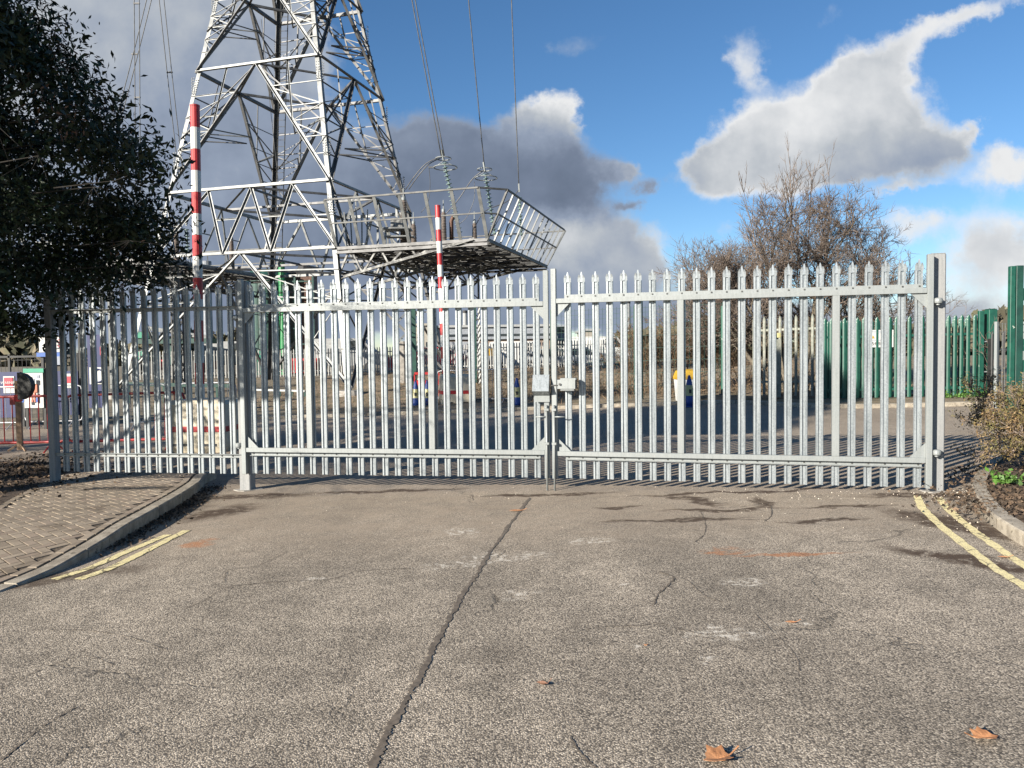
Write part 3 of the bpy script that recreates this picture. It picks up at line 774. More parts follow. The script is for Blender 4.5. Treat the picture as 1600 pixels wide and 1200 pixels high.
# ladder with cable up the rear leg
mb = MB(); p, q = corner('D', 0)+Vector((.35, -.5, 0)), corner('D', 22)+Vector((.2, -.3, 0))
for s in (0, .35):
    mb.bar(p+Vector((s, 0, 0)), q+Vector((s, 0, 0)), .04)
for k in range(70):
    c = p.lerp(q, k/70); mb.bar(c, c+Vector((.35, 0, 0)), .02)
mb.build('ladder', M['towerdark'], py)
# white rods hanging inside the structure near the near leg
mb = MB()
for k in range(5):
    p = corner('B', 5.8)+Vector((.3+k*.16, .6+.2*k, 0)); mb.bar(p, p+Vector((.04*k-.1, 0, 1.5+.25*(k % 3))), .05)
mb.build('cable_conduit', M['tower'], py)

# platforms (parts of the pylon)
def platform(a, b, out, H=5.77, flare=.85, rh=1.75, nm='platform'):
    pa, pb = corner(a, H), corner(b, H); e = (pb-pa).normalized(); L = (pb-pa).length
    E = [pa, pa+out, pb+out*1.0, pb]                      # corners; a is the nearer side
    ext = e*0.5; E[1] = E[1]-e*.1; E[2] = E[2]+e*.4; E[3] = E[3]+e*.2
    root = bpy.data.objects.new(nm, None); COL.objects.link(root); root.parent = py; WORLD[root.name] = WORLD[py.name].copy()
    # deck of grating strips
    mb = MB(); n = 34
    for i in range(n):
        k = (i+.5)/n; p = E[0].lerp(E[3], k); q = E[1].lerp(E[2], k); mb.bar(p+Vector((0, 0, .05)), q+Vector((0, 0, .05)), .17, .03)
    mb.build('deck', M['grating'], root)
    mb = MB()
    for k in range(9):
        p = E[0].lerp(E[1], k/8); q = E[3].lerp(E[2], k/8); mb.lbar(p-Vector((0, 0, .10)), q-Vector((0, 0, .10)), .10, Vector((0, 0, 1)))
    for k in range(7):
        p = E[0].lerp(E[3], k/6); q = E[1].lerp(E[2], k/6); mb.lbar(p-Vector((0, 0, .22)), q-Vector((0, 0, .22)), .12, Vector((0, 0, 1)))
    mb.build('joists', M['towershade'], root)
    for p, q in ((E[0], E[1]), (E[1], E[2]), (E[2], E[3])):
        mb = MB(); mb.bar(p, q, .07, .12); mb.build('edge_beam', M['towershade'] if (p, q) != (E[1], E[2]) else M['towerdark'], root)
    # under-truss
    mb = MB(); lo = Vector((0, 0, -1.0))
    for k in range(4):
        s0 = E[0].lerp(E[3], k/3); s1 = E[1].lerp(E[2], k/3); m_ = s0.lerp(s1, .55)
        base = s0+lo*1.25; tip = s1-(s1-s0)*.08
        mb.lbar(base, tip, .12, Vector((0, 0, 1)))
        for j in range(5):
            c0 = base.lerp(tip, j/5); c1 = s0.lerp(s1, (j+.5)/5); c2 = base.lerp(tip, (j+1)/5)
            mb.lbar(c0, c1, .07, e); mb.lbar(c1, c2, .07, e, flip=-1)
    for j in (1, 2, 3, 4):
        for k in range(3):
            s0 = E[0].lerp(E[3], k/3); s1 = E[1].lerp(E[2], k/3); t0 = E[0].lerp(E[3], (k+1)/3); t1 = E[1].lerp(E[2], (k+1)/3)
            f_ = lambda S, T: (S+lo*1.25).lerp(T-(T-S)*.08, j/5)
            mb.lbar(f_(s0, s1), f_(t0, t1), .08, Vector((0, 0, 1)))
            mb.lbar(f_(s0, s1), t0.lerp(t1, (j+.5)/5), .06, Vector((0, 0, 1)))
            mb.lbar(f_(t0, t1), s0.lerp(s1, (j-.5)/5), .06, Vector((0, 0, 1)))
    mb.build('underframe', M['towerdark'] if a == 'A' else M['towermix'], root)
    # flared railing
    o1 = out.normalized(); fr = Vector((0, 0, rh))
    T0 = E[0]-e*flare+fr; T1a = E[1]-e*flare-o1*.05+fr; T1b = E[1]+o1*flare-e*.15+fr; T2 = E[2]+o1*flare+e*.2+fr; T3 = E[3]+e*flare+fr
    segs = [(E[0], E[1], T0, T1a, 6), (E[1], E[2], T1b, T2, 12), (E[2], E[3], T2+e*.3, T3, 6)]
    for i_, (p, q, tp, tq, n) in enumerate(segs):
        for k in range(n+1):
            b_ = p.lerp(q, k/n); t_ = tp.lerp(tq, k/n)
            mb = MB()
            if i_ == 0: mb.bar(b_, t_, .13, .025, up=(q-p).normalized().cross(Vector((0, 0, 1))))
            else: mb.bar(b_, t_, .055)
            mb.build('railing_post', M['tower'], root)
            if i_ == 1 and k < n:
                pass
        mb = MB()
        for f_ in (1.0, .52): mb.bar(p.lerp(tp, f_), q.lerp(tq, f_), .06 if f_ == 1 else .05)
        if i_ == 1:
            for k in range(n):
                b_ = p.lerp(q, k/n); mb.bar(b_+(tp-p)*.0+Vector((0, 0, .02)), b_.lerp(p.lerp(q, (k+1)/n), .5)+(tp-p)*.52, .022)
        mb.build('railing', M['towerdark'], root)
    mb = MB(); mb.bar(T1a, T1b, .06); mb.bar(E[1].lerp(T1a, .52), E[1].lerp(T1b, .52), .05); mb.bar(E[1], T1b, .07); mb.build('railing', M['towerdark'], root)
    return E
M['towermix'] = mat('scuffed_steel', (.20, .20, .19), (.05, .05, .05), .6, .25, 5, contrast=(.4, .6))
outR = (corner('B', 5.77)-corner('A', 5.77)).normalized()*6.3; outR.z = 0
ER = platform('B', 'C', outR)
EL_ = platform('A', 'D', -outR)
# support columns under the right platform
def column(p, ztop, w, m_, lat=True, name='platform_column'):
    mb = MB()
    for sx in (-1, 1):
        for sy in (-1, 1): mb.bar(Vector((p.x+sx*w/2, p.y+sy*w/2, g(p.x)-.1)), Vector((p.x+sx*w/2, p.y+sy*w/2, ztop)), .06)
    z = g(p.x); k = 0
    while z+w < ztop:
        s = 1 if k % 2 else -1
        for sy in (-1, 1): mb.bar(Vector((p.x-s*w/2, p.y+sy*w/2, z)), Vector((p.x+s*w/2, p.y+sy*w/2, z+w)), .035)
        for sx in (-1, 1): mb.bar(Vector((p.x+sx*w/2, p.y-s*w/2, z)), Vector((p.x+sx*w/2, p.y+s*w/2, z+w)), .035)
        z += w; k += 1
    return mb.build(name, m_, py)
pm = at(628, 500, 34.5); column(pm, 5.6, .45, M['tower'])
pc = MB(); pc.lathe((pm.x, pm.y, g(pm.x)-.2), [(.30, 0), (.30, 1.9), (.26, 2.4), (.20, 2.5)], 10); pc.build('column_footing', M['footing'], py)
po = at(741, 500, 33.5); column(po, 5.3, .40, M['towerdark'])
for (px, Y, w) in ((645, 33.2, .30), (739, 32.4, .32)):
    p = at(px, 560, Y); mb = MB(); mb.box((p.x, p.y, 1.6), (w, .2, 3.9)); o = mb.build('cable_riser', M['darkgreen'], py)
    mb = MB()
    for k in range(14): q = Vector((p.x+w*.75, p.y-.1, g(p.x)+.1+k*.25)); mb.bar(q, q+Vector((.07, 0, .2)), .05)
    mb.build('cable_riser', M['white'], py)
# left side column
pq = at(277, 500, 34); column(pq, 5.5, .35, M['towerdark'])
mb = MB(); p = at(277, 560, 33.6); mb.bar((p.x+.1, p.y, g(p.x)), (p.x+.1, p.y, 2.9), .09); mb.build('cable_riser', M['white'], py)

# sealing ends (ribbed bushings) on the platforms
def bushing(p, h, r, label, par=None):
    t_ = thing('cable_bushing', label, 'insulator', tuple(p), 'ribbed porcelain bushings on the pylon platforms')
    prf = []; n = int(h/.075)
    prf.append((r*.7, 0))
    for k in range(n):
        rr = r*(1-.32*k/n); z = .15+k*(h-.25)/n; prf += [(rr, z), (rr*.78, z+.03)]
    mb = MB(); mb.lathe(p, prf+[(r*.4, h-.08)], 14); mb.build('porcelain', M['insul'], t_, smooth=False)
    mb = MB(); mb.lathe(p+Vector((0, 0, h-.08)), [(r*.5, 0), (r*.5, .10), (r*.15, .16), (r*.12, .45), (.01, .5)], 10); mb.build('top_cap', M['galvrail'], t_)
    mb = MB(); mb.lathe(p-Vector((0, 0, .0)), [(r*1.2, 0), (r*1.2, .08), (r*.8, .16)], 12); mb.build('base', M['tower'], t_)
    return t_
def deckpt(px, Y, z=5.85): p = at(px, 400, Y); p.z = z; return p
bs = [(632, 31.5, 2.05, .19, 'largest bushing, left of the striped pole top, on the right pylon platform'), (647, 33.0, 1.35, .15, 'smaller bushing just behind the largest one on the right platform'),
      (694, 32.5, 1.75, .15, 'bushing directly right of the distant striped pole on the platform'), (742, 33.5, 1.45, .14, 'bushing nearest the outer corner of the right platform'),
      (276, 37.5, 2.2, .17, 'bushing on the left platform beside the near striped pole'), (362, 39.5, 1.9, .16, 'bushing on the left platform near the rear pylon leg')]
BP = []
for px, Y, h, r, lab in bs:
    p = deckpt(px, Y); bushing(p, h, r, lab); BP.append(p+Vector((0, 0, h+.3)))
o = thing('vent_pipe', 'small dark bent pipe between two bushings on the right platform', 'pipe', tuple(deckpt(706, 33)))
mb = MB(); p = deckpt(706, 33); mb.tube([p, p+Vector((0, 0, 1.35)), p+Vector((.05, 0, 1.5)), p+Vector((.22, 0, 1.55))], .09, 10); mb.build('pipe', M['brown'], o, smooth=True)
mb = MB(); mb.cyl(p, .14, .06, 12); mb.build('flange', M['tower'], o)
o = thing('switch_box', 'grey steel equipment frame on the right platform near the pylon leg', 'equipment frame', tuple(deckpt(625, 31.0)))
mb = MB(); p = deckpt(622, 31.0)
for dx in (-.45, .45):
    for dy in (-.3, .3): mb.bar(p+Vector((dx, dy, 0)), p+Vector((dx, dy, .7)), .06)
mb.box(p+Vector((0, 0, .72)), (1.1, .8, .06)); mb.box(p+Vector((.1, 0, .42)), (1.1, .5, .05)); mb.build('frame', M['tower'], o)
mb = MB(); mb.box(p+Vector((0, 0, .95)), (.5, .4, .4), bev=.03); mb.build('housing', M['towermix'], o)

# insulator strings and overhead conductors
def string_(p, q, label, ring=True):
    t_ = thing('insulator_string', label, 'insulator string', tuple(p), 'glass insulator strings holding the conductors')
    d = (q-p); L = d.length; dn = d.normalized(); n = int(L*.9/.16)
    a = dn.orthogonal().normalized(); b = dn.cross(a)
    loops = []
    for k in range(n):
        s = L*.06+k*.16
        for r_, ds in ((.035, 0), (.125, .03), (.12, .055), (.04, .07)):
            c = p+dn*(s+ds); loops.append([c+(a*math.cos(2*PI*i/9)+b*math.sin(2*PI*i/9))*r_ for i in range(9)])
    mb = MB(); mb.loft(loops); mb.build('glass_discs', M['glassins'], t_)
    mb = MB(); mb.bar(p, p+dn*L*.08, .05); mb.bar(q-dn*L*.05, q+dn*.25, .06); mb.build('fitting', M['galvrail'], t_)
    if ring:
        mb = MB(); c = q-dn*(L*.12)
        for rr, off in ((.46, -.05), (.30, .30)):
            mb.tube([c+dn*off+Vector((rr*math.cos(2*PI*i/20), rr*math.sin(2*PI*i/20), .0)) for i in range(21)], .022, 6)
        mb.tube([c+dn*-.05+Vector((-.46, 0, 0)), c+dn*.2, c+dn*-.05+Vector((.46, 0, 0))], .016, 5)
        mb.build('grading_ring', M['galvrail'], t_)
    return t_
def wire(pts, label, r=.022, pair=0, name='conductor', spacers=(), group='overhead conductors'):
    t_ = thing(name, label, 'power line', tuple(pts[0]), group)
    for k in range(2 if pair else 1):
        mb = MB(); o_ = Vector((pair*(k-.5)*2, 0, 0)); mb.tube([p+o_ for p in pts], r, 5); mb.build('cable', M['wire'], t_, smooth=True)
    for s in spacers:
        c = pts[0].lerp(pts[-1], s); mb = MB(); mb.bar(c-Vector((pair*1.25, 0, 0)), c+Vector((pair*1.25, 0, 0)), .06); mb.build('spacer', M['wire'], t_)
    return t_
def sag(p, q, s, n=14): return [p.lerp(q, k/n)+Vector((0, 0, -s*4*(k/n)*(1-k/n))) for k in range(n+1)]
S = [(at(720, 372, 31), at(692, 244, 30.5), at(636, -60, 29), 'left'), (at(774, 372, 32.5), at(757, 263, 32), at(727, -60, 30), 'middle'), (at(815, 372, 34.5), at(811, 296, 34), at(797, -60, 32), 'right')]
for (p, q, w_, nm) in S:
    string_(p, q, nm+'most glass insulator string rising from the right platform' if nm != 'middle' else 'middle glass insulator string rising from the right platform', nm != 'right')
    d = (w_-q)
    wire(sag(q, q+d*1.5, .12), nm+' conductor rising from its string on the right platform', pair=.06 if nm == 'left' else 0.0)
jump = [((692, 244, 30.5), (668, 256, 31), (650, 276, 31.2), (636, 296, 31.5), 'double jumper cable arching from the left string to the largest bushing'),
        ((757, 265, 32), (738, 280, 32.2), (716, 312, 32.4), (695, 336, 32.5), 'jumper cable curving from the middle string down to the second bushing'),
        ((811, 297, 34), (792, 315, 34), (758, 330, 33.7), (743, 352, 33.5), 'jumper cable curving from the right string down to the outer bushing')]
for j_ in jump:
    pts = spline([at(*q) for q in j_[:4]], 6); wire(pts, j_[4], .02, .07 if 'double' in j_[4] else 0, 'jumper_cable', (.33,) if 'double' in j_[4] else (), 'jumper cables')
wire(spline([at(670, 258, 31), at(672, 290, 31.2), at(668, 318, 31.4), at(658, 332, 31.6)], 6), 'thin drop cable hanging below the double jumper', .012, 0, 'jumper_cable', (), 'jumper cables')
wire(spline([at(741, 284, 32.2), at(741, 310, 32.2), at(730, 338, 32.3), at(718, 350, 32.4)], 6), 'thin drop cable hanging below the middle jumper', .012, 0, 'jumper_cable', (), 'jumper cables')
for (a_, b_, Y, lab) in (((213, -60), (216, 350), 36, 'upright pair of conductors nearest the evergreen tree'), ((247, -60), (176, 220), 37, 'pair of conductors slanting down behind the evergreen tree'), ((246, -60), (283, 275), 38, 'pair of conductors slanting down towards the near striped pole')):
    wire(sag(at(a_[0], a_[1], Y-2), at(b_[0], b_[1], Y), .15), lab, .02, .11, spacers=(.15, .5))
for (p, q, lab) in ((at(214, 402, 35.5), at(213, 340, 35.5), 'glass insulator string on the left platform beside the evergreen'), (at(294, 405, 37.5), at(291, 350, 37.5), 'glass insulator string on the left platform behind the striped pole')):
    string_(p, q, lab, False)
wire(sag(at(408, 30, 33.5), at(440, 330, 35), .1), 'thin slack earth wire hanging inside the pylon', .012, name='earth_wire')

# ------------------------------------------------------------------ striped height poles on ballast blocks
def ballast(px0, px1, pybase, label, rz, w, h, holes=True, chamfer=.10):
    c0 = on((px0+px1)/2, pybase); c = Vector((c0.x, c0.y+w*.35, g(c0.x)))
    t_ = thing('ballast_block', label, 'ballast block', tuple(c), 'white ballast blocks under the striped poles')
    mb = MB()
    def ring(hw, z): return [c+Matrix.Rotation(rz, 3, 'Z') @ Vector((x, y, z)) for x, y in ((-hw+.06, -hw), (hw-.06, -hw), (hw, -hw+.06), (hw, hw-.06), (hw-.06, hw), (-hw+.06, hw), (-hw, hw-.06), (-hw, -hw+.06))]
    hw = w/2
    mb.loft([ring(hw-.04, 0), ring(hw, .10), ring(hw, h*.40), ring(hw+.004, h*.41), ring(hw+.004, h*.50), ring(hw, h*.51), ring(hw-.02, h-.07), ring(hw-.08, h)], ms=[0, 0, 1, 1, 1, 0, 0, 0])
    mb.build('body', [M['cream'], M['red']], t_)
    mb = MB()
    for s in (-.24, .24):
        e_ = Matrix.Rotation(rz, 3, 'Z'); q = c+e_ @ Vector((s*w, -hw-.001, .14)); mb.box((q.x, q.y, q.z+0), (w*.26, .012, .045), rz)
        q = c+e_ @ Vector((-hw-.001, s*w, .14)); mb.box((q.x, q.y, q.z), (.012, w*.26, .045), rz)
    mb.build('fork_slot', M['black'], t_)
    return t_, c
def pole(c, z0, z1, r, label, band, lean=(0, 0), nside=14):
    t_ = thing('striped_pole', label, 'height pole', (c.x, c.y, z0), 'red and white overhead line warning poles')
    n = int((z1-z0)/band)+1
    loops = []; ms = []
    z = z1
    k = 0; zs = []
    while z > z0: zs.append(z); z -= band
    zs.append(z0); zs = zs[::-1]
    for i, z in enumerate(zs):
        f_ = (z-z0)/(z1-z0); cc = Vector((c.x+lean[0]*f_, c.y+lean[1]*f_, z))
        loops.append([cc+Vector((r*math.cos(2*PI*j/nside), r*math.sin(2*PI*j/nside), 0)) for j in range(nside)])
    m_ = len(zs)-1; ms = [(m_-1-i) % 2 for i in range(m_)]    # topmost band is red (material 0)
    mb = MB()
    for i in range(m_): mb.loft([loops[i], loops[i+1]], m=ms[i])
    mb.build('tube', [M['red'], M['white']], t_, smooth=False)
    mb = MB(); cc = Vector((c.x+lean[0], c.y+lean[1], z1)); mb.cyl(cc-Vector((0, 0, .01)), r*1.04, .03, 14); mb.build('end_cap', M['red'], t_)
    return t_
_, cb1 = ballast(262, 368, 706, 'large cream ballast block with a red stripe carrying the near striped pole', R(-6), 1.12, .92)
ptop = at(304.5, 166, cb1.y); pbt = at(312.5, 622, cb1.y)
pole(Vector((pbt.x, cb1.y, 0)), .78, ptop.z, .083, 'near red and white striped pole, tallest in front of the pylon', .385, (ptop.x-pbt.x, 0))
_, cb2 = ballast(685, 735, 636, 'cream ballast block with a red stripe carrying the distant striped pole', R(10), .95, 1.0)
ptop = at(684, 322, cb2.y); pbt = at(695, 600, cb2.y)
pole(Vector((pbt.x, cb2.y, 0)), .85, ptop.z, .085, 'distant red and white striped pole in the middle of the left gate leaf', .36, (ptop.x-pbt.x, 0))

# ------------------------------------------------------------------ cones and barriers
def cone(px, pyb, h, label, proto=[None]):
    p = on(px, pyb)
    if proto[0] is None:
        t_ = thing('traffic_cone', label, 'traffic cone', (p.x, p.y, g(p.x)), 'blue warning cones with yellow sleeves')
        o_ = Vector((p.x, p.y, g(p.x)))
        mb = MB(); mb.box(o_+Vector((0, 0, .02)), (.36, .36, .04), bev=.01); mb.build('base', M['bluecone'], t_)
        mb = MB(); mb.lathe(o_+Vector((0, 0, .04)), [(.15, 0), (.145, .12), (.125, .28), (.075, .6), (.03, .78), (.02, .80)], 18, ms=[0, 0, 0, 0, 0, 0]); mb.build('body', M['bluecone'], t_, smooth=True)
        mb = MB(); mb.lathe(o_+Vector((0, 0, .30)), [(.133, 0), (.085, .28)], 18); mb.build('sleeve', M['sleeve'], t_, smooth=False)
        mb = MB(); mb.box(o_+Vector((0, -.118, .42)), (.06, .008, .10)); mb.build('emblem', M['black'], t_)
        proto[0] = t_; s = h/.84
    else:
        t_ = proto[0].copy(); COL.objects.link(t_); t_.location = (p.x, p.y, g(p.x)); t_['label'] = label
        for ch in proto[0].children: part(ch, t_)
        s = h/.84
    t_.scale = (s, s, s); return t_
cone(650, 637, .84, 'blue and yellow cone furthest left, in front of the red barrier')
cone(668, 637, .84, 'blue and yellow cone right of its twin, just left of the gate mullion')
cone(808, 637, .86, 'blue and yellow cone standing alone on the kerb left of the gate lock')
cone(1077, 636, .84, 'blue and yellow cone seen through the right gate leaf beside a yellow grit bin')
def bin_(px, pyb, label):
    p = on(px, pyb); o_ = Vector((p.x, p.y, g(p.x)+.05)); t_ = thing('grit_bin', label, 'grit bin', tuple(o_))
    mb = MB(); mb.loft([[o_+Vector((x*s, y*s, z)) for x, y in ((-.3, -.22), (.3, -.22), (.3, .22), (-.3, .22))] for s, z in ((.85, 0), (1, .62))]); mb.build('tub', M['white'], t_)
    mb = MB(); mb.loft([[o_+Vector((x*s, y*s, z)) for x, y in ((-.32, -.24), (.32, -.24), (.32, .24), (-.32, .24))] for s, z in ((1, .62), (1.02, .68), (.8, .86), (.4, .90))]); mb.build('lid', M['yellow'], t_)
bin_(1072, 629, 'small white grit bin with domed yellow lid behind the cone')
def barrier(p0, p1, h, mt, label, nb=11, group='tubular crowd barriers', solid=None):
    p0 = Vector((p0.x, p0.y, g(p0.x))); p1 = Vector((p1.x, p1.y, g(p1.x))); t_ = thing('crowd_barrier', label, 'barrier', tuple(p0), group)
    d = (p1-p0).normalized(); z = Vector((0, 0, 1)); L = (p1-p0).length; r = .12
    loop = [p0+z*(.18+r), p0+z*(h-r), p0+z*(h-.03)+d*.03, p0+z*h+d*r, p1+z*h-d*r, p1+z*(h-.03)-d*.03, p1+z*(h-r), p1+z*(.18+r), p1+z*.21-d*.03, p1+z*.18-d*r, p0+z*.18+d*r, p0+z*.21+d*.03, p0+z*(.18+r)]
    mb = MB(); mb.tube(loop, .026 if mt == M['redmetal'] else .019, 8); mb.build('frame', mt, t_, smooth=True)
    for k in range(1, nb):
        q = p0+d*(L*k/nb); mb = MB(); mb.tube([q+z*.18, q+z*h], .011 if mt == M['redmetal'] else .0075, 5); mb.build('bar', mt, t_)
    nn = Vector((-d.y, d.x, 0))
    for q in (p0+d*.25, p1-d*.25):
        mb = MB(); mb.tube([q+nn*.28+z*.01, q+z*.20, q-nn*.28+z*.01], .016, 6); mb.build('foot', mt, t_)
    if solid:
        mb = MB(); c = (p0+p1)/2; mb.box(c+z*.62, (L*.92, .01, .5), math.atan2(d.y, d.x)); mb.build('infill_panel', solid, t_)
    return t_
M['redmetal'] = mat('red_barrier_paint', (.32, .022, .02), (.24, .016, .016), .5)
M['whitemetal'] = mat('white_barrier_paint', (.34, .35, .36), (.26, .26, .28), .4, .2)
M['panelgrey'] = mat('grey_infill', (.20, .22, .27), (.15, .17, .2), .6)
a_ = on(-60, 708); b_ = on(104, 705); barrier(a_, b_, 1.05, M['redmetal'], 'red crowd barrier at the left edge, below the black disc', 12)
a_ = on(106, 705); b_ = on(290, 700); barrier(a_, b_, 1.05, M['redmetal'], 'red crowd barrier behind the fixed galvanised fence', 12)
a_ = on(-40, 672); b_ = on(36, 671); barrier(a_, b_, 1.1, M['whitemetal'], 'white crowd barrier in front of the blue hoarding', 9)
a_ = on(40, 670); b_ = on(130, 668); barrier(a_, b_, 1.1, M['whitemetal'], 'white crowd barrier in front of the safety board', 9)
a_ = on(196, 672); b_ = on(262, 670); barrier(a_, b_, 1.1, M['whitemetal'], 'white crowd barrier between blue totem and near ballast block', 7)
a_ = on(370, 668); b_ = on(282, 669); barrier(a_, b_, 1.1, M['whitemetal'], 'white crowd barrier behind the near ballast block', 7)
a_ = on(684, 633); b_ = on(800, 632); barrier(a_, b_, 1.1, M['whitemetal'], 'long white crowd barrier in front of the distant ballast block', 8)
# red plastic chapter-8 barrier
p0 = on(646, 632); p1 = on(683, 632); t_ = thing('plastic_barrier', 'solid red plastic safety barrier behind two blue cones', 'barrier', (p0.x, p0.y+.4, g(p0.x)))
p0.y += .4; p1.y = p0.y; z = Vector((0, 0, 1)); p0.z = p1.z = g(p0.x)
mb = MB(); mb.bar(p0+z*1.02, p1+z*1.02, .05, .08); mb.bar(p0+z*.30, p1+z*.30, .05, .10); mb.bar(p0+z*.70, p1+z*.70, .04, .16)
for k in range(6): q = p0.lerp(p1, k/5); mb.bar(q+z*.28, q+z*1.0, .04, .05)
mb.build('panel', M['red'], t_)
mb = MB()
for q in (p0, p1): mb.box(q+z*.08, (.10, .5, .14))
mb.build('foot', M['black'], t_)

# ------------------------------------------------------------------ signs and clutter on the left
def text(s, size, c, rz, m_, parent, ext=.002, align='CENTER'):
    cu = bpy.data.curves.new('lettering', 'FONT'); cu.body = s; cu.size = size; cu.align_x = align; cu.extrude = ext
    ob = bpy.data.objects.new('tmp', cu); COL.objects.link(ob)
    dg = bpy.context.evaluated_depsgraph_get(); me = bpy.data.meshes.new_from_object(ob.evaluated_get(dg)); bpy.data.objects.remove(ob)
    me.materials.clear(); me.materials.append(m_)
    o2 = bpy.data.objects.new('lettering', me); COL.objects.link(o2); o2.parent = parent
    o2.location = Vector(c)-WORLD[parent.name]; o2.rotation_euler = (PI/2, 0, rz); return o2
def panel(mb, px0, py0, px1, py1, Y, th=.03, m=0, dy=0):
    a = at(px0, py0, Y); b = at(px1, py1, Y); mb.box(((a.x+b.x)/2, Y+dy, (a.z+b.z)/2), (abs(b.x-a.x), th, abs(a.z-b.z)), m=m)
    return Vector(((a.x+b.x)/2, Y+dy, (a.z+b.z)/2)), abs(b.x-a.x), abs(a.z-b.z)
def board(name, label, cat, rects, Y, posts=(), group=None):
    x = at((rects[0][0]+rects[0][2])/2, rects[0][3], Y); t_ = thing(name, label, cat, (x.x, Y, g(x.x)), group)
    for i, (x0, y0, x1, y1, m_, nm) in enumerate(rects):
        mb = MB(); panel(mb, x0, y0, x1, y1, Y, .03, dy=-.018*i); mb.build(nm, M[m_], t_)
    for px, ytop in posts:
        p = at(px, ytop, Y); mb = MB(); mb.box((p.x, Y+.05, (p.z+g(p.x))/2), (.07, .07, p.z-g(p.x)+.02)); mb.build('post', M['black'], t_)
    return t_
M['signred'] = mat('sign_red', (.45, .03, .05), (.40, .03, .05), .5); M['signblue'] = mat('sign_blue', (.03, .10, .35), (.03, .09, .3), .5); M['hivis'] = mat('sign_orange', (.45, .15, .08), (.40, .12, .07), .6)
M['signskin'] = mat('sign_grey', (.25, .28, .33), (.2, .22, .27), .6)
t_ = board('hoarding_panel', 'dark blue hoarding panel with red notice at the far left', 'hoarding', [(-60, 582, 34, 652, 'blue', 'board'), (6, 588, 24, 614, 'white', 'notice'), (8, 590, 22, 606, 'signred', 'notice_print')], 20.5, [(-20, 582), (33, 582)])
text('WARNING', .10, at(15, 600, 20.4), 0, M['white'], t_)
t_ = board('hoarding_panel', 'dark blue hoarding panel with white and red notice beside the black gate pier', 'hoarding', [(70, 580, 124, 648, 'blue', 'board'), (98, 584, 120, 606, 'white', 'notice'), (100, 588, 118, 598, 'signred', 'notice_print')], 20.5, [(72, 580), (122, 580)])
t_ = board('safety_board', 'white safety clothing board with green header showing a figure', 'sign', [(37, 576, 69, 637, 'white', 'board'), (37, 576, 69, 582, 'teal', 'header'), (50, 600, 60, 613, 'hivis', 'pictogram'), (51.5, 613, 54, 628, 'hivis', 'pictogram'), (56, 613, 58.5, 628, 'hivis', 'pictogram'), (52.5, 592, 57.5, 599, 'signskin', 'pictogram'),
    (40, 586, 44, 591, 'signskin', 'pictogram'), (62, 586, 67, 591, 'signskin', 'pictogram'), (62, 621, 66, 628, 'signblue', 'pictogram'), (40, 621, 44, 628, 'signblue', 'pictogram')], 19.6, [(39, 576), (67, 576)])
t_ = board('site_sign', 'raised white sign with red digits and blue lower band above the hoarding', 'sign', [(61, 527, 101, 550, 'white', 'board'), (58, 551, 98, 557, 'signblue', 'band'), (80, 557, 101, 570, 'signskin', 'lower_board')], 21.0, [(64, 527), (99, 527)])
text('3', .30, at(82, 543, 20.9), 0, M['signred'], t_); text('3', .30, at(93.5, 542, 20.9), 0, M['signred'], t_)
t_ = board('totem_sign', 'tall blue totem with red mark and white square bearing a ringed circle', 'sign', [(136, 523, 168, 637, 'blue', 'board'), (157, 542, 163, 555, 'signred', 'logo'), (141, 574, 164, 600, 'white', 'plate')], 20.2)
mb = MB(); c = at(152.5, 587, 20.12); mb.tube([c+Vector((.155*math.cos(2*PI*k/24), 0, .17*math.sin(2*PI*k/24))) for k in range(25)], .018, 6); mb.build('ring', M['blue'], t_)
t_ = thing('gate_pier', 'black steel gate pier directly left of the blue totem', 'pier', tuple(at(128, 637, 20.3))); mb = MB(); a = at(124, 522, 20.3); b = at(133, 640, 20.3); mb.box(((a.x+b.x)/2, 20.3, (a.z+b.z)/2), (b.x-a.x, .18, a.z-b.z), bev=.01); mb.build('shaft', M['black'], t_)
mb = MB(); mb.box(((a.x+b.x)/2, 20.3, a.z+.01), (b.x-a.x+.03, .22, .03)); mb.build('cap', M['white'], t_)
# white mast and dark one
def mast(px, y0, y1, Y, r, m_, label, cat='post'):
    p = at(px, y0, Y); q = at(px, y1, Y); t_ = thing('mast', label, cat, (q.x, Y, q.z)); mb = MB(); mb.cyl((q.x, Y, q.z), r, p.z-q.z, 10); mb.build('shaft', M[m_], t_)
    mb = MB(); mb.cyl((q.x, Y, q.z-.02), r*1.8, .12, 10); mb.build('base_plate', M['towerdark'], t_); return t_
mast(177, 460, 612, 24, .085, 'tower', 'slim white steel post with dark back right of the totem')
mast(182, 530, 612, 24.2, .09, 'black', 'black post right behind the slim white post')
mast(363, 510, 600, 27, .05, 'tower', 'thin white post just left of the left gate post')
mast(1002, 462, 628, 23.0, .06, 'darkgreen', 'dark green mesh fence corner post with nothing fixed beside it')
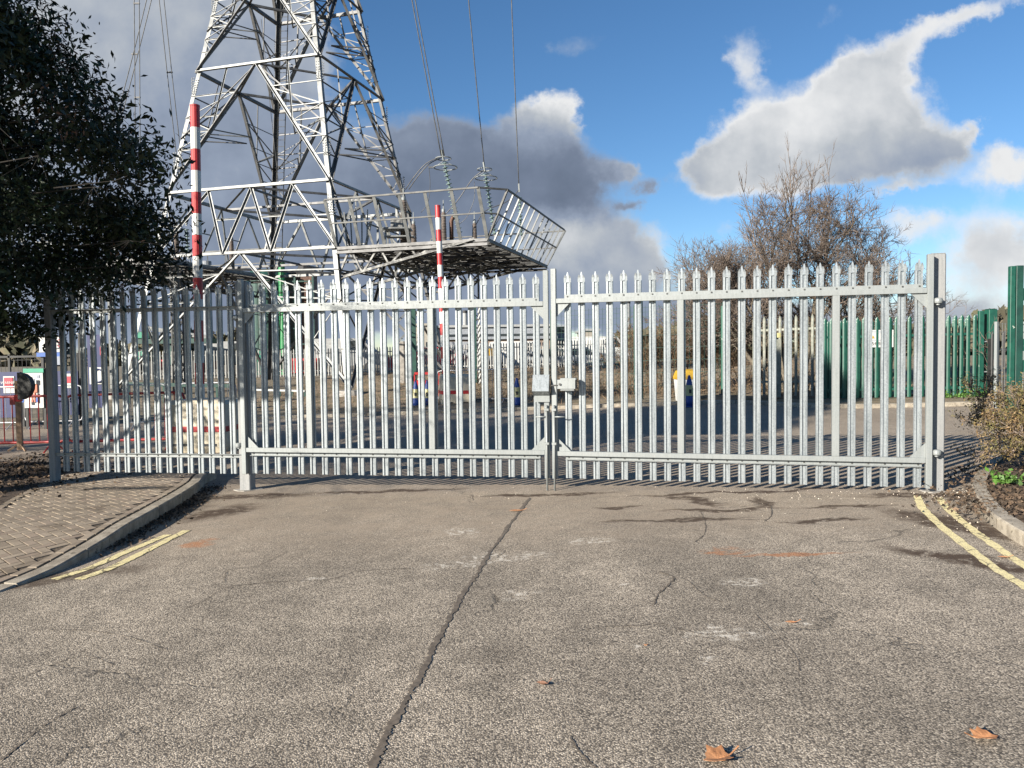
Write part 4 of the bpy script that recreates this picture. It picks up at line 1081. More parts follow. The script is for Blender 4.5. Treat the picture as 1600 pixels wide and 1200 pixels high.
# wooden post with round black disc
p = on(30, 712); p = Vector((p.x+.1, p.y-.12, gp(p.x, p.y))); t_ = thing('wooden_post', 'brown wooden post with red strap and black half disc at far left', 'post', tuple(p))
mb = MB(); mb.box(p+Vector((0, 0, .62)), (.085, .085, 1.24), .3); mb.build('shaft', M['wood'], t_)
mb = MB(); mb.box(p+Vector((0, 0, .93)), (.11, .11, .12), .3); mb.box(p+Vector((-.08, 0, .88)), (.14, .03, .14)); mb.build('strap', M['red'], t_)
mb = MB(); c = p+Vector((.10, -.02, 1.14)); pts = [(-.06, -.24), (.02, -.23), (.12, -.17), (.18, -.06), (.19, .03), (.15, .14), (.06, .22), (-.06, .25)]
mb.hexa([c+Vector((x, -.06, z)) for x, z in pts], [c+Vector((x, .06, z)) for x, z in pts]); mb.build('disc', M['black'], t_)
mb = MB()
for s in (-1, 1): mb.bar(p+Vector((0, 0, .12)), p+Vector((s*.16, -.1, -.01)), .03)
mb.build('brace', M['wood'], t_)

# mesh fences
def mesh_fence(p0, p1, h, label, m_='darkgreen', sp=.12, hs=(0, .3, .6, .9, 1.2, 1.5, 1.8, 2.1, 2.25, 2.4), posts=2.6, wr=.004, rail=None, zb=0.):
    t_ = thing('mesh_fence', label, 'fence', (p0.x, p0.y, g(p0.x))); d = p1-p0; d.z = 0; L = d.length; dn = d.normalized(); z = Vector((0, 0, 1))
    base = Vector((p0.x, p0.y, 0)); k = 0; n = max(1, round(L/posts))
    for i in range(n+1):
        q = base+dn*(L*i/n); mb = MB(); mb.box((q.x, q.y, g(q.x)+h/2+zb), (.06, .06, h+.06), math.atan2(dn.y, dn.x)); mb.build('post', M[m_], t_)
    for i in range(n):
        a = base+dn*(L*i/n); b = base+dn*(L*(i+1)/n); mb = MB(); l = (b-a).length; c = int(l/sp)
        for j in range(c+1):
            q = a+dn*(l*j/c); mb.bar(Vector((q.x, q.y, g(q.x)+.03+zb)), Vector((q.x, q.y, g(q.x)+h+zb)), wr*2)
        for hh in hs:
            if hh <= h: mb.bar(Vector((a.x, a.y, g(a.x)+hh+zb)), Vector((b.x, b.y, g(b.x)+hh+zb)), wr*2.4)
        mb.build('mesh_panel', M[m_], t_)
    if rail:
        for hh in rail: mb = MB(); mb.bar(Vector((base.x, base.y, g(base.x)+hh)), Vector((p1.x, p1.y, g(p1.x)+hh)), .06); mb.build('rail', M[m_], t_)
    return t_
mesh_fence(at(862, 600, 25.5), at(1130, 600, 24), 2.95, 'tall fine green wire mesh fence behind the verge, seen through the right leaf', hs=(.05, .4, .8, 1.2, 1.6, 2.0, 2.2, 2.4, 2.6, 2.75, 2.9), sp=.11)
mesh_fence(at(-90, 600, 23), at(122, 600, 23), 1.95, 'dark steel mesh fence behind the blue hoarding panels', 'black', rail=(1.9, 1.15))
# palisade runs
def simple_pale(w, h, t=.014, tip=.16, m_='green'):
    mb = MB(); l0 = [Vector((x, y, 0)) for x, y in ((-w/2, 0), (-w*.2, -t), (w*.2, -t), (w/2, 0), (w/2, .004), (-w/2, .004))]
    def sc(k, z): return [Vector((v.x*k, v.y, z)) for v in l0]
    mb.loft([sc(1, 0), sc(1, h-tip), sc(.95, h-tip*.5), sc(.18, h)]); o_ = mb.build('pale', M[m_]); return o_
def palisade(p0, p1, h, pitch, src, label, railz, m_, group=None, zf=lambda x: g(x), off=0, post=2.75, w=.06, railside=1, name='palisade_fence', cat='fence', posts=True, stuff=False):
    d = p1-p0; d.z = 0; L = d.length; dn = d.normalized(); ang = math.atan2(dn.y, dn.x); z0 = zf(p0.x)
    t_ = thing(name, label, cat, (p0.x, p0.y, z0), group); nn = Vector((dn.y, -dn.x, 0)); nn = nn if nn.y < 0 else -nn
    n = int(L/pitch)
    for i in range(n+1):
        q = dn*(i*pitch); zz = zf(p0.x+q.x)-z0
        place_pale(t_, (q.x, q.y, zz+off), ang, src)
    for rz_ in railz:
        mb = MB(); a = Vector((p0.x, p0.y, zf(p0.x)+rz_))-nn*.035*railside; b = Vector((p1.x, p1.y, zf(p1.x)+rz_))-nn*.035*railside; mb.bar(a, b, .045, .06); mb.build('rail', M[m_], t_)
    if posts:
        for k in range(int(L/post)+1):
            q = p0+dn*(k*post)-nn*.1*railside; mb = MB(); mb.box((q.x, q.y, zf(q.x)+h*.49), (.06, .1, h*.98), ang); mb.build('post', M[m_], t_)
    return t_
GP = simple_pale(.105, 2.15, .02, .13)
pg0 = on(1283, 626); pg1 = on(1517, 626); pg0.y = pg1.y = (pg0.y+pg1.y)/2+.2
GY = pg0.y
palisade(Vector((at(1289, 600, GY).x, GY, 0)), Vector((at(1518, 600, GY).x, GY-.15, 0)), 2.1, .17, GP, 'front green palisade gate leaf with chipped paint, folded back behind the right gate post', (1.72, .30), 'green', name='green_gate_leaf', cat='gate', off=.08, posts=False, railside=.8)
palisade(Vector((at(1284, 600, GY+.45).x, GY+.45, 0)), Vector((at(1512, 600, GY+.4).x, GY+.4, 0)), 2.1, .17, GP, 'green palisade fence standing close behind the folded green gate leaf', (1.72, .30), 'green', off=.02)
t_ = thing('green_gate_post', 'narrower green steel post at the hinge end of the green gate leaf', 'gate post', (at(1531, 600, GY).x, GY, 0), 'green steel gate posts')
zz = g(9)
mb = MB(); c = at(1531.5, 600, GY-.1); mb.box((c.x, GY-.1, zz+1.18), (.13, .10, 2.36), bev=.008); mb.build('shaft', M['green'], t_)
mb = MB(); mb.box((c.x+.12, GY-.1, zz+.75), (.3, .03, .03)); mb.box((c.x+.12, GY-.1, zz+1.55), (.3, .03, .03)); mb.build('hinge', M['galvrail'], t_)
t_ = thing('green_gate_post', 'broader green steel post next to the dark gap beside the green gate', 'gate post', (at(1546, 600, GY).x, GY, 0), 'green steel gate posts')
c = at(1547, 600, GY); mb = MB(); mb.box((c.x, GY, zz+1.2), (.22, .22, 2.40), bev=.008); mb.build('shaft', M['green'], t_)
mb = MB(); mb.box((c.x, GY, zz+2.41), (.2, .2, .01)); mb.build('cap', M['darkgreen'], t_)
# warning plate on the green gate
YS = GY-.06; cS = at(1377, 529, YS)
t_ = thing('warning_plate', 'white notice plate with a yellow triangle and black numbers fixed to the green gate', 'sign', tuple(cS)); wS = 38/F*YS; hS = 27/F*YS
mb = MB(); mb.box(cS, (wS, .006, hS)); mb.build('plate', M['white'], t_)
text('54 80 480', hS*.27, cS+Vector((0, -.005, -hS*.38)), 0, M['black'], t_, .001)
mb = MB()
for k, w_ in ((.42, .9), (.34, .7), (-.10, .8)): mb.box(cS+Vector((0, -.005, hS*k)), (wS*w_, .004, .012))
mb.build('small_print', M['signskin'], t_)
mb = MB(); c = cS+Vector((-wS*.34, -.005, hS*.1)); tr = [c+Vector((-.045, 0, -.04)), c+Vector((.045, 0, -.04)), c+Vector((0, 0, .04))]; mb.hexa(tr, [v+Vector((0, -.003, 0)) for v in tr]); mb.build('triangle', M['yellow'], t_)
# nearer green gate post and leaf at the right edge
YG = 14.0; cG = at(1584, 600, YG); zG = g(cG.x)
t_ = thing('green_gate_leaf', 'nearer green steel gate leaf cut off by the right edge, chipped along its stile', 'gate', (cG.x, YG, zG)); top = at(1584, 416, YG).z
mb = MB(); mb.box((cG.x-.06, YG, (zG+top)/2), (.09, .09, top-zG), bev=.006); mb.build('stile', M['green'], t_)
mb = MB(); mb.box((cG.x+.07, YG+.02, (zG+top)/2), (.13, .12, top-zG+.02), bev=.006); mb.build('stile', M['darkgreen'], t_)
for py_ in (460, 539, 572):
    q = at(1600, py_, YG); mb = MB(); mb.box((cG.x+1.2, YG, q.z), (2.2, .05, .22)); mb.build('rail', M['green'], t_)
GPn = simple_pale(.085, 2.55, .02, .13)
for k in range(12): place_pale(t_, (.26+k*.17, .06, .05), 0, GPn)
bpy.data.objects.remove(GPn)
# temporary mesh panel and dark pales between
mesh_fence(at(1556, 600, 17), at(1600, 600, 17.5), 1.9, 'temporary galvanised mesh panel in the gap at the far right', 'whitemetal' if False else 'galvrail', sp=.10, hs=(.1, .5, .9, 1.3, 1.7, 1.88), wr=.003)
DP = simple_pale(.07, 1.75, .02, .15, 'black')
palisade(at(1550, 600, 19), at(1640, 600, 19), 1.6, .14, DP, 'dark palisade fence in the gap at the far right', (1.3, .3), 'black')
bpy.data.objects.remove(DP)
# dull palisade fence in shade behind the bare tree
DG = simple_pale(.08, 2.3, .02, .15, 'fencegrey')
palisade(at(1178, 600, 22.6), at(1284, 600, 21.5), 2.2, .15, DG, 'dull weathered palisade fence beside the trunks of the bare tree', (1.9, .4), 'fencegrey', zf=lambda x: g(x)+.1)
bpy.data.objects.remove(DG)
mast(1130, 478, 620, 23.2, .07, 'green', 'tall green corner post left of the bare tree trunks')
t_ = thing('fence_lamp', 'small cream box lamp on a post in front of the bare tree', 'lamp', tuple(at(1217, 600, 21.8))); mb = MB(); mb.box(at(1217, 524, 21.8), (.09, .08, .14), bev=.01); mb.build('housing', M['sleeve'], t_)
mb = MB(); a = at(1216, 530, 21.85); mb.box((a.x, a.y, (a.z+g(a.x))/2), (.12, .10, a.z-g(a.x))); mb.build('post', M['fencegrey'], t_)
# far galvanised palisade on the bank, in two runs
bank = lambda x: g(x)+.62
FP = simple_pale(.075, 1.65, .02, .12, 'farfence')
palisade(at(196, 570, 44), at(560, 570, 47), 1.6, .155, FP, 'far white palisade fence left of the pylon near leg, in front of machinery', (1.35, .3), 'farfence', 'far white palisade fences', zf=bank)
palisade(at(562, 570, 47), at(962, 570, 46), 1.6, .158, FP, 'far white palisade fence in front of parked vans, seen through the gate centre', (1.35, .3), 'farfence', 'far white palisade fences', zf=bank)
bpy.data.objects.remove(FP)
bpy.data.objects.remove(GP)

# ------------------------------------------------------------------ background industry
def mid3(px0, py0, px1, py1, Y): a = at(px0, py0, Y); b = at(px1, py1, Y); return a, b
def shed(label, px0, py0, px1, py1, Y, dep, wall, roofm, band=None, nwin=0, group=None):
    a, b = mid3(px0, py0, px1, py1, Y); zb = gz((a.x+b.x)/2, Y)-.2; w = b.x-a.x; cx = (a.x+b.x)/2
    t_ = thing('industrial_building', label, 'building', (cx, Y+dep/2, zb), group); h = a.z-zb
    mb = MB(); mb.box((cx, Y+dep/2, zb+h/2), (w, dep, h)); mb.build('wall', M[wall], t_)
    mb = MB(); r = [Vector((cx-w/2-.3, Y-.3, zb+h)), Vector((cx+w/2+.3, Y-.3, zb+h)), Vector((cx+w/2+.3, Y+dep+.3, zb+h)), Vector((cx-w/2-.3, Y+dep+.3, zb+h))]
    mb.hexa(r, [v+Vector((0, 0, .25)) for v in r]); rr = [r[0]+Vector((0, 0, .25)), r[1]+Vector((0, 0, .25))]
    mb.build('roof', M[roofm], t_)
    if band: mb = MB(); mb.box((cx, Y-.03, zb+h*.72), (w, .05, h*.2)); mb.build('cladding_band', M[band], t_)
    for k in range(nwin):
        mb = MB(); x = cx-w/2+w*(k+.5)/nwin; mb.box((x, Y-.05, zb+h*.45), (w/nwin*.4, .06, h*.3)); mb.build('window', M['glassdark'], t_)
    return t_
shed('long low grey warehouse with dark cladding beyond the far fence', 690, 512, 862, 560, 85, 18, 'greywall', 'palewall', 'glassdark', 6)
shed('brown clad low shed under the long warehouse, behind the vans', 700, 531, 866, 560, 72, 7, 'brick', 'greywall', None, 5)
shed('cream low building left of the distant chimney', 915, 517, 934, 560, 95, 12, 'beige', 'palewall', None, 3)
shed('dark flat-roofed office right of the gate centre', 862, 511, 884, 545, 88, 10, 'glassdark', 'greywall', 'greywall', 3)
shed('beige low building behind the gate mullion on the left leaf', 645, 509, 672, 560, 92, 14, 'beige', 'beige', None, 3)
def stack(px, y0, y1, w, Y, m_, label, top='black'):
    a = at(px, y0, Y); b = at(px, y1, Y); r = w/2/F*Y; t_ = thing('chimney', label, 'chimney', (b.x, Y, b.z-1)); mb = MB(); mb.lathe((b.x, Y, b.z-1), [(r*1.1, 0), (r, a.z-b.z+1)], 14); mb.build('stack', M[m_], t_, smooth=False)
    mb = MB(); mb.lathe((b.x, Y, a.z-.01), [(r*1.12, 0), (r*1.12, .35), (r*.9, .36)], 14); mb.build('rim', M[top], t_)
stack(981, 474, 530, 8, 150, 'palewall', 'distant white chimney above the scrub')
stack(727, 489, 518, 7, 110, 'palewall', 'short white chimney above the long warehouse')
stack(327, 415, 570, 13, 60, 'greywall', 'grey cylindrical stack behind the near striped pole', 'greywall')
# green treatment tower
YT = 52; t_ = thing('treatment_tower', 'dark green industrial vessel with bright green pipe and brown cap', 'industrial tower', tuple(at(445, 590, YT)))
zb = gz(-15, YT)
a, b = mid3(405, 428, 480, 590, YT); mb = MB(); mb.lathe((-16.7, YT+2, zb), [(1.75, 0), (1.75, a.z-zb), (1.4, a.z-zb+.4)], 20); mb.build('vessel', M['darkgreen'], t_)
a, b = mid3(432, 428, 452, 590, YT-.6); mb = MB(); r = (b.x-a.x)/2*.62; prf = []; zz = zb
while zz < a.z:
    prf += [(r, zz-zb), (r, zz-zb+1.15), (r*1.12, zz-zb+1.16), (r*1.12, zz-zb+1.24), (r, zz-zb+1.25)]; zz += 1.25
mb.lathe(((a.x+b.x)/2, YT-.6, zb), prf, 16); mb.build('pipe', M['brightgreen'], t_)
a, b = mid3(459, 428, 488, 500, YT); mb = MB(); mb.box(((a.x+b.x)/2, YT+.8, (a.z+zb)/2), (b.x-a.x, 1.5, a.z-zb)); mb.build('housing', M['brown'], t_)
mb = MB(); mb.box(((a.x+b.x)/2, YT+.8, a.z+.12), (b.x-a.x+.5, 1.9, .25)); mb.lathe(((a.x+b.x)/2, YT+.8, a.z+.2), [(.7, 0), (.5, .4)], 8); mb.build('cap', M['black'], t_)
mb = MB()
for k in range(6):
    zq = zb+1+k*1.05; mb.bar(at(405, 500, YT-.3)*Vector((1, 1, 0)).x if False else Vector((at(400, 500, YT-.3).x, YT-.3, zq)), Vector((at(492, 500, YT-.3).x, YT-.3, zq)), .09)
for px in (402, 424, 462, 490): x = at(px, 500, YT-.3).x; mb.bar(Vector((x, YT-.3, zb)), Vector((x, YT-.3, zb+6.6)), .12)
mb.build('access_frame', M['darkgreen'], t_)
# green crushing plant with conveyor, at far left
def box_px(mb, px0, py0, px1, py1, Y, dep, m=0): a, b = mid3(px0, py0, px1, py1, Y); mb.box(((a.x+b.x)/2, Y+dep/2, (a.z+b.z)/2), (b.x-a.x, dep, a.z-b.z), m=m)
t_ = thing('conveyor_plant', 'green mobile screening plant with sloping conveyor behind the left fixed fence', 'plant machine', tuple(at(260, 575, 50)))
mb = MB(); box_px(mb, 205, 530, 330, 536, 50, 1.8); box_px(mb, 205, 518, 222, 530, 50, 1.8); box_px(mb, 255, 540, 270, 570, 50, 1.2); mb.build('chassis', M['darkgreen'], t_)
mb = MB(); box_px(mb, 206, 519, 232, 528, 49.9, 1.4); box_px(mb, 215, 545, 232, 562, 49.9, 1.0); mb.build('hopper', M['midgreen'], t_)
mb = MB(); mb.bar(at(228, 512, 50.5), at(330, 528, 50.5), .5, .25); mb.bar(at(262, 518, 50.2), at(262, 545, 50.2), .15); mb.bar(at(296, 522, 50.2), at(285, 545, 50.2), .12); mb.build('conveyor', M['tower'], t_)
mb = MB()
for px in (215, 235, 280, 310): q = at(px, 574, 50.4); mb.tube([q+Vector((0, -.3, 0)), q+Vector((0, .3, 0))], .5, 14)
mb.build('wheel', M['black'], t_)
def skip(px0, py0, px1, py1, Y, m_, label, nm='waste_skip'):
    a, b = mid3(px0, py0, px1, py1, Y); c = Vector(((a.x+b.x)/2, Y, b.z)); w = (b.x-a.x)/2; h = a.z-b.z; t_ = thing(nm, label, 'skip', tuple(c), 'containers beyond the far fence')
    mb = MB(); mb.loft([[c+Vector((x*k, y, z)) for x, y in ((-w, -.8), (w, -.8), (w, .8), (-w, .8))] for k, z in ((.8, 0), (1, h*.9), (1.02, h*.9), (1.02, h))]); mb.build('body', M[m_], t_)
    mb = MB()
    for k in (-.5, 0, .5): mb.box(c+Vector((k*w*1.4, -.83, h*.45)), (.08, .06, h*.8))
    mb.build('rib', M[m_], t_)
skip(205, 560, 240, 578, 52, 'red', 'red skip at the left end of the far fence')
skip(252, 562, 268, 578, 52.5, 'red', 'small red skip beside the green conveyor plant')
skip(402, 549, 424, 565, 51, 'midgreen', 'green skip behind the far fence left of the bright green pipe')
skip(455, 560, 500, 582, 51, 'red', 'wide red skip behind the far fence right of the bright green pipe')
skip(320, 565, 340, 577, 53, 'red', 'red and low skip under a white box behind the near striped pole')
skip(606, 558, 628, 578, 52, 'red', 'red skip left of the white column footing')
skip(259, 548, 266, 560, 52.2, 'yellow', 'small yellow bin above the green plant')
skip(760, 545, 772, 556, 50, 'yellow', 'yellow container behind the far fence in the left gate leaf')
skip(325, 549, 335, 562, 53.5, 'white', 'white box on top of the low red skip')
# white vans and cars beyond the fence
def van(px, pyb, Y, L, H, m_, label, car=False, rz=0):
    c = at(px, pyb, Y); t_ = thing('parked_car' if car else 'parked_van', label, 'car' if car else 'van', tuple(c), 'vehicles parked beyond the far fence'); W = 1.8
    prf = [(-.5, .18), (-.5, .62), (-.47, .98), (-.40, 1), (.22, 1), (.36, .62), (.48, .52), (.5, .18)] if not car else [(-.5, .22), (-.49, .6), (-.42, .66), (-.30, .98), (.10, 1), (.28, .64), (.47, .54), (.5, .22)]
    mb = MB(); b_ = [c+Vector((x*L, -W/2, z*H)) for x, z in prf]; mb.hexa(b_, [v+Vector((0, W, 0)) for v in b_]); mb.build('body', M[m_], t_)
    mb = MB(); wn = [(-.36, .64), (-.27, .93), (.08, .95), (.24, .66)] if car else [(.05, .64), (.05, .92), (.20, .94), (.31, .64)]
    w_ = [c+Vector((x*L, -W/2-.01, z*H)) for x, z in wn]; mb.hexa(w_, [v+Vector((0, .02, 0)) for v in w_]); mb.build('window', M['glassdark'], t_)
    for x in (-.32, .32):
        mb = MB(); q = c+Vector((x*L, -W/2, .33)); mb.tube([q-Vector((0, .03, 0)), q+Vector((0, .2, 0))], .33, 14); mb.build('wheel', M['black'], t_)
        mb = MB(); mb.tube([q-Vector((0, .05, 0)), q+Vector((0, .0, 0))], .18, 10); mb.build('hubcap', M['galvrail'], t_)
van(726, 578, 52, 4.6, 1.9, 'greywall', 'grey van seen between pales left of the gate mullion')
van(812, 578, 54, 4.4, 2.0, 'white', 'white van left of the gate centre beyond the far fence')
van(862, 579, 50, 4.2, 1.45, 'greywall', 'grey car directly behind the gate centre', True)
van(905, 578, 51, 4.3, 1.5, 'white', 'white car right of the gate lock beyond the far fence', True)
van(938, 573, 54, 4.8, 2.1, 'white', 'large white van at the right end of the far fence')
van(690, 577, 50, 4.2, 1.45, 'signred', 'red car behind the distant striped pole', True)
van(545, 580, 52, 5.0, 2.2, 'palewall', 'pale van behind the pylon near leg')
van(365, 576, 54, 4.4, 1.9, 'palewall', 'pale van left of the left gate post')
# low white rail on the left verge
p = at(398, 609, 29); q = at(476, 611, 29); t_ = thing('low_rail', 'low white rail on dark posts at the road edge behind the left gate post', 'rail', tuple(p))
mb = MB(); mb.bar(p, q, .05, .07); mb.build('rail', M['white'], t_)
for k in range(5):
    c = p.lerp(q, k/4); mb = MB(); mb.box((c.x, c.y+.04, (c.z+gz(c.x, 29))/2), (.06, .06, c.z-gz(c.x, 29))); mb.build('post', M['darkgreen'], t_)
p = at(200, 600, 29.5); q = at(366, 603, 29.5); t_ = thing('low_rail', 'dark green low rail across the yard behind the near ballast block', 'rail', tuple(p))
mb = MB(); mb.bar(p, q, .06, .14); mb.build('rail', M['darkgreen'], t_)
for k in range(7):
    c = p.lerp(q, k/6); mb = MB(); mb.box((c.x, c.y+.05, (c.z+gz(c.x, 29))/2), (.08, .08, c.z-gz(c.x, 29)+.02)); mb.build('post', M['darkgreen'], t_)

# ------------------------------------------------------------------ vegetation
class TubeSet:
    """fast collector of many thin tapered segments (n-sided)"""
    def __init__(s, n=4): s.n = n; s.P = []; s.Q = []; s.rp = []; s.rq = []
    def seg(s, p, q, a, b): s.P.append(tuple(p)); s.Q.append(tuple(q)); s.rp.append(a); s.rq.append(b)
    def build(s, name, m_, parent):
        P = np.array(s.P); Q = np.array(s.Q); rp = np.array(s.rp)[:, None]; rq = np.array(s.rq)[:, None]; n = s.n; N = len(P)
        d = Q-P; d /= (np.linalg.norm(d, axis=1)[:, None]+1e-9)
        ref = np.where(np.abs(d[:, 2:3]) > .9, np.array([[1., 0, 0]]), np.array([[0, 0, 1.]])); a = np.cross(d, ref); a /= np.linalg.norm(a, axis=1)[:, None]; b = np.cross(d, a)
        V = []
        for k in range(n):
            c, s_ = math.cos(2*PI*k/n), math.sin(2*PI*k/n); V.append(P+(a*c+b*s_)*rp)
        for k in range(n):
            c, s_ = math.cos(2*PI*k/n), math.sin(2*PI*k/n); V.append(Q+(a*c+b*s_)*rq)
        V = np.stack(V, 1).reshape(-1, 3); base = np.arange(N)[:, None]*2*n
        F_ = np.concatenate([base+np.array([[k, (k+1) % n, n+(k+1) % n, n+k]]) for k in range(n)], 0)
        return np_mesh(name, V, F_, m_, parent)
def rnd_dir(d, spread):
    v = Vector((random.gauss(0, 1), random.gauss(0, 1), random.gauss(0, 1))); v -= d*v.dot(d); v.normalize()
    return (d*math.cos(spread)+v*math.sin(spread)).normalized()
def grow(sets, p, d, L, r, lvl, maxl, kids, up=.12, wob=.22, tips=None, spread=(.45, .95), ratio=(.45, .75)):
    n = 5 if lvl < 2 else 4 if lvl < maxl else 3; pts = [p]; dd = d
    for i in range(n):
        dd = rnd_dir(dd, abs(random.gauss(0, wob))); dd = (dd+Vector((0, 0, up))).normalized(); q = pts[-1]+dd*(L/n)
        s = sets[0] if lvl < 2 else sets[1]
        s.seg(pts[-1], q, r*(1-.75*i/n), r*(1-.75*(i+1)/n)); pts.append(q)
    if tips is not None and lvl == maxl: tips.append((pts[-1], dd))
    if lvl < maxl:
        for k in range(kids[lvl]):
            t = random.uniform(.22 if lvl else .3, 1.0); i = min(n-1, int(t*n)); a = pts[i].lerp(pts[i+1], t*n-i)
            dn = (pts[i+1]-pts[i]).normalized(); grow(sets, a, rnd_dir(dn, random.uniform(*spread)), L*random.uniform(*ratio)*(1.1-.4*t), r*.5*(1-.6*t)+.0045, lvl+1, maxl, kids, up, wob, tips, spread, ratio)
# bare tree: several stems, wide and flat-topped with a few long upright shoots
def bare_tree(base, stems, label, kids, L0, r0, maxl=4, shoots=(), twr=1.0, group=None):
    t_ = thing('bare_tree', label, 'tree', tuple(base), group); T = TubeSet(7); W = TubeSet(3)
    for (dx, dy, lean, sc) in stems:
        d = Vector((lean[0], lean[1], 1)).normalized(); grow((T, W), base+Vector((dx, dy, 0)), d, L0*sc, r0*sc, 0, maxl, kids, .08, .17, None, (.5, 1.05), (.45, .72))
    for (dx, z0, z1, ln) in shoots:
        p = base+Vector((dx, 0, z0)); d = Vector((ln, 0, 1)).normalized(); L = z1-z0; grow((T, W), p, d, L, .03, 2, maxl, [0, 0, 9, 5, 0, 0], .10, .08, None, (.3, .6), (.25, .4))
    T.build('trunk', M['bark'], t_); W.build('crown', M['twig'], t_)
    return t_
random.seed(23)
bt = at(1245, 600, 24.5); bt.z = g(bt.x)+.1
bare_tree(bt, [(-.75, 0, (-.26, .1), .95), (-.3, .2, (-.12, -.1), 1.1), (.1, -.1, (.12, .15), 1.15), (.85, .1, (.34, 0), 1.05), (-.5, -.2, (-.50, -.1), .8), (.5, .1, (.55, .1), .8), (-.6, .1, (-.40, .3), .9), (0, .2, (-.3, .2), 1.0), (.4, -.1, (.42, -.2), .95)],
          'bare multi-stemmed tree with brown twigs rising behind the right gate leaf', [8, 8, 8, 4, 0], 4.2, .10, 4, shoots=[(-.35, 3.6, 7.4, .02), (.25, 3.6, 7.7, .03), (.75, 3.5, 7.0, .16), (-1.1, 3.5, 6.7, -.20), (.0, 3.5, 6.9, .0)], group='bare trees beyond the road')
random.seed(5)
b2 = at(1385, 600, 26); b2.z = g(b2.x)+.1
bare_tree(b2, [(.2, .2, (.60, .1), 1.0), (.1, .2, (.2, -.1), .75)], 'lower bare tree leaning right above the green fence', [6, 5, 4, 3, 0], 3.5, .07, 4, shoots=[(.6, 2.6, 4.6, .25)], group='bare trees beyond the road')
# scrub: thickets of bare bushes on the verge
def bush(base, h, w, nst, label, mt, kids=(6, 5, 4, 0), group=None, maxl=3, name='bare_bush', leaf=None, cat='bush', r=.014, tri=3):
    t_ = thing(name, label, cat, tuple(base), group); T = TubeSet(tri); tips = []
    for _ in range(nst):
        a = random.uniform(0, 2*PI); rr = random.random()*w*.35; d = Vector((math.cos(a)*random.uniform(.1, .7)*w/h, math.sin(a)*random.uniform(.1, .7)*w/h, 1)).normalized()
        grow((T, T), base+Vector((math.cos(a)*rr, math.sin(a)*rr, 0)), d, h*random.uniform(.6, .95), r, 0, maxl, kids, .04, .24, tips, (.4, .9), (.4, .65))
    T.build('stems', mt, t_)
    if leaf:
        P = np.array([tuple(t[0]) for t in tips]); P = np.repeat(P, leaf[1], 0)+rng.normal(size=(len(P)*leaf[1], 3))*leaf[3]
        leafquads('foliage', P, leaf[2], leaf[0], t_)
    return t_
def leafquads(name, P, size, m_, parent, aspect=.35, droop=0.0, mi=None):
    n = len(P); a = rng.normal(size=(n, 3)); a[:, 2] -= droop; a /= np.linalg.norm(a, axis=1)[:, None]
    b = rng.normal(size=(n, 3)); b -= a*(a*b).sum(1)[:, None]; b /= np.linalg.norm(b, axis=1)[:, None]; c = np.cross(a, b)
    s = (size*(.6+.8*rng.random(n)))[:, None]
    V = np.stack([P-a*s*.5, P-b*s*aspect*.5+c*s*.06, P+a*s*.5, P+b*s*aspect*.5+c*s*.06], 1).reshape(-1, 3)
    return np_mesh(name, V, np.arange(4*n).reshape(-1, 4), m_, parent, mi=mi)
random.seed(9)
for (px, Y, h, w, n, lab) in [(985, 27, 1.9, 1.6, 9, 'leftmost bare bush of the thicket behind the road, under the distant chimney'), (1030, 26.5, 2.3, 1.6, 10, 'dense bare bush in the thicket just left of the right leaf first mullion'),
        (1072, 27, 2.5, 1.7, 10, 'tall bare bush in the thicket behind the lone yellow grit bin'), (1118, 26.5, 2.3, 1.7, 10, 'bare bush in the thicket next to the green corner post'), (1160, 27.5, 2.7, 1.8, 10, 'tallest bare bush of the thicket, left of the weathered palisade'), (1205, 25.5, 2.8, 1.6, 9, 'bare bush tangled round the trunks of the bare tree'),
        (1310, 24.5, 3.0, 2.0, 9, 'bare bush rising behind the left end of the green fence')]:
    p = at(px, 600, Y); p.z = gz(p.x, Y)+.1; bush(p, h, w, n, lab, M['scrub'], (7, 6, 5, 0), 'bare bushes in the thicket')
for (px, Y, h, lab) in [(1545, 20.5, 2.2, 'thin bare sapling in the gap right of the green gate posts')]:
    p = at(px, 600, Y); p.z = g(p.x); bush(p, h, .8, 4, lab, M['twig'], (4, 3, 2, 0), maxl=3)
# low rough growth along the verge and the bank: nobody could count it
P = []
for _ in range(9000):
    x = random.uniform(-9, 16); y = FARK+random.uniform(1.0, 24) ; P.append((x, y, g(x)+.10+.6*sstep((y-FARK-3)/18)+abs(random.gauss(0, .10))))
for _ in range(5000):
    x = random.uniform(-2, 11); y = FARK+random.uniform(2.5, 7); P.append((x, y, g(x)+.10+abs(random.gauss(0, .35))))
o = leafquads('rough_grass', np.array(P), .26, M['scrub'], None, .05, 0); tag(o, 'rough dead grass and brambles over the verge behind the road', 'grass', kind='stuff')
P = [(random.uniform(-40, 2), random.uniform(26, 44)) for _ in range(9000)]
o = leafquads('rough_grass', np.array([(x, y, gz(x, y)+abs(random.gauss(0, .06))) for x, y in P]), .20, M['scrub'], None, .06, 0); tag(o, 'sparse dead grass over the yard around the pylon', 'grass', kind='stuff')
# weeds at the foot of the green fence
random.seed(3)
for (px, w) in ((1478, .25), (1508, .35), (1540, .35), (1565, .3)):
    p = at(px, 600, GY-.35); n = int(w*900); P = np.array([(p.x+random.gauss(0, w*.45), p.y+random.gauss(0, .1), g(p.x)+.02+abs(random.gauss(0, .10))) for _ in range(n)])
    t_ = thing('weed_clump', 'green weed clump at the foot of the green fence and posts', 'weed', (p.x, p.y, g(p.x)), 'weed clumps at the green fence'); leafquads('foliage', P, .06, M['leafgreen'], t_, .5)
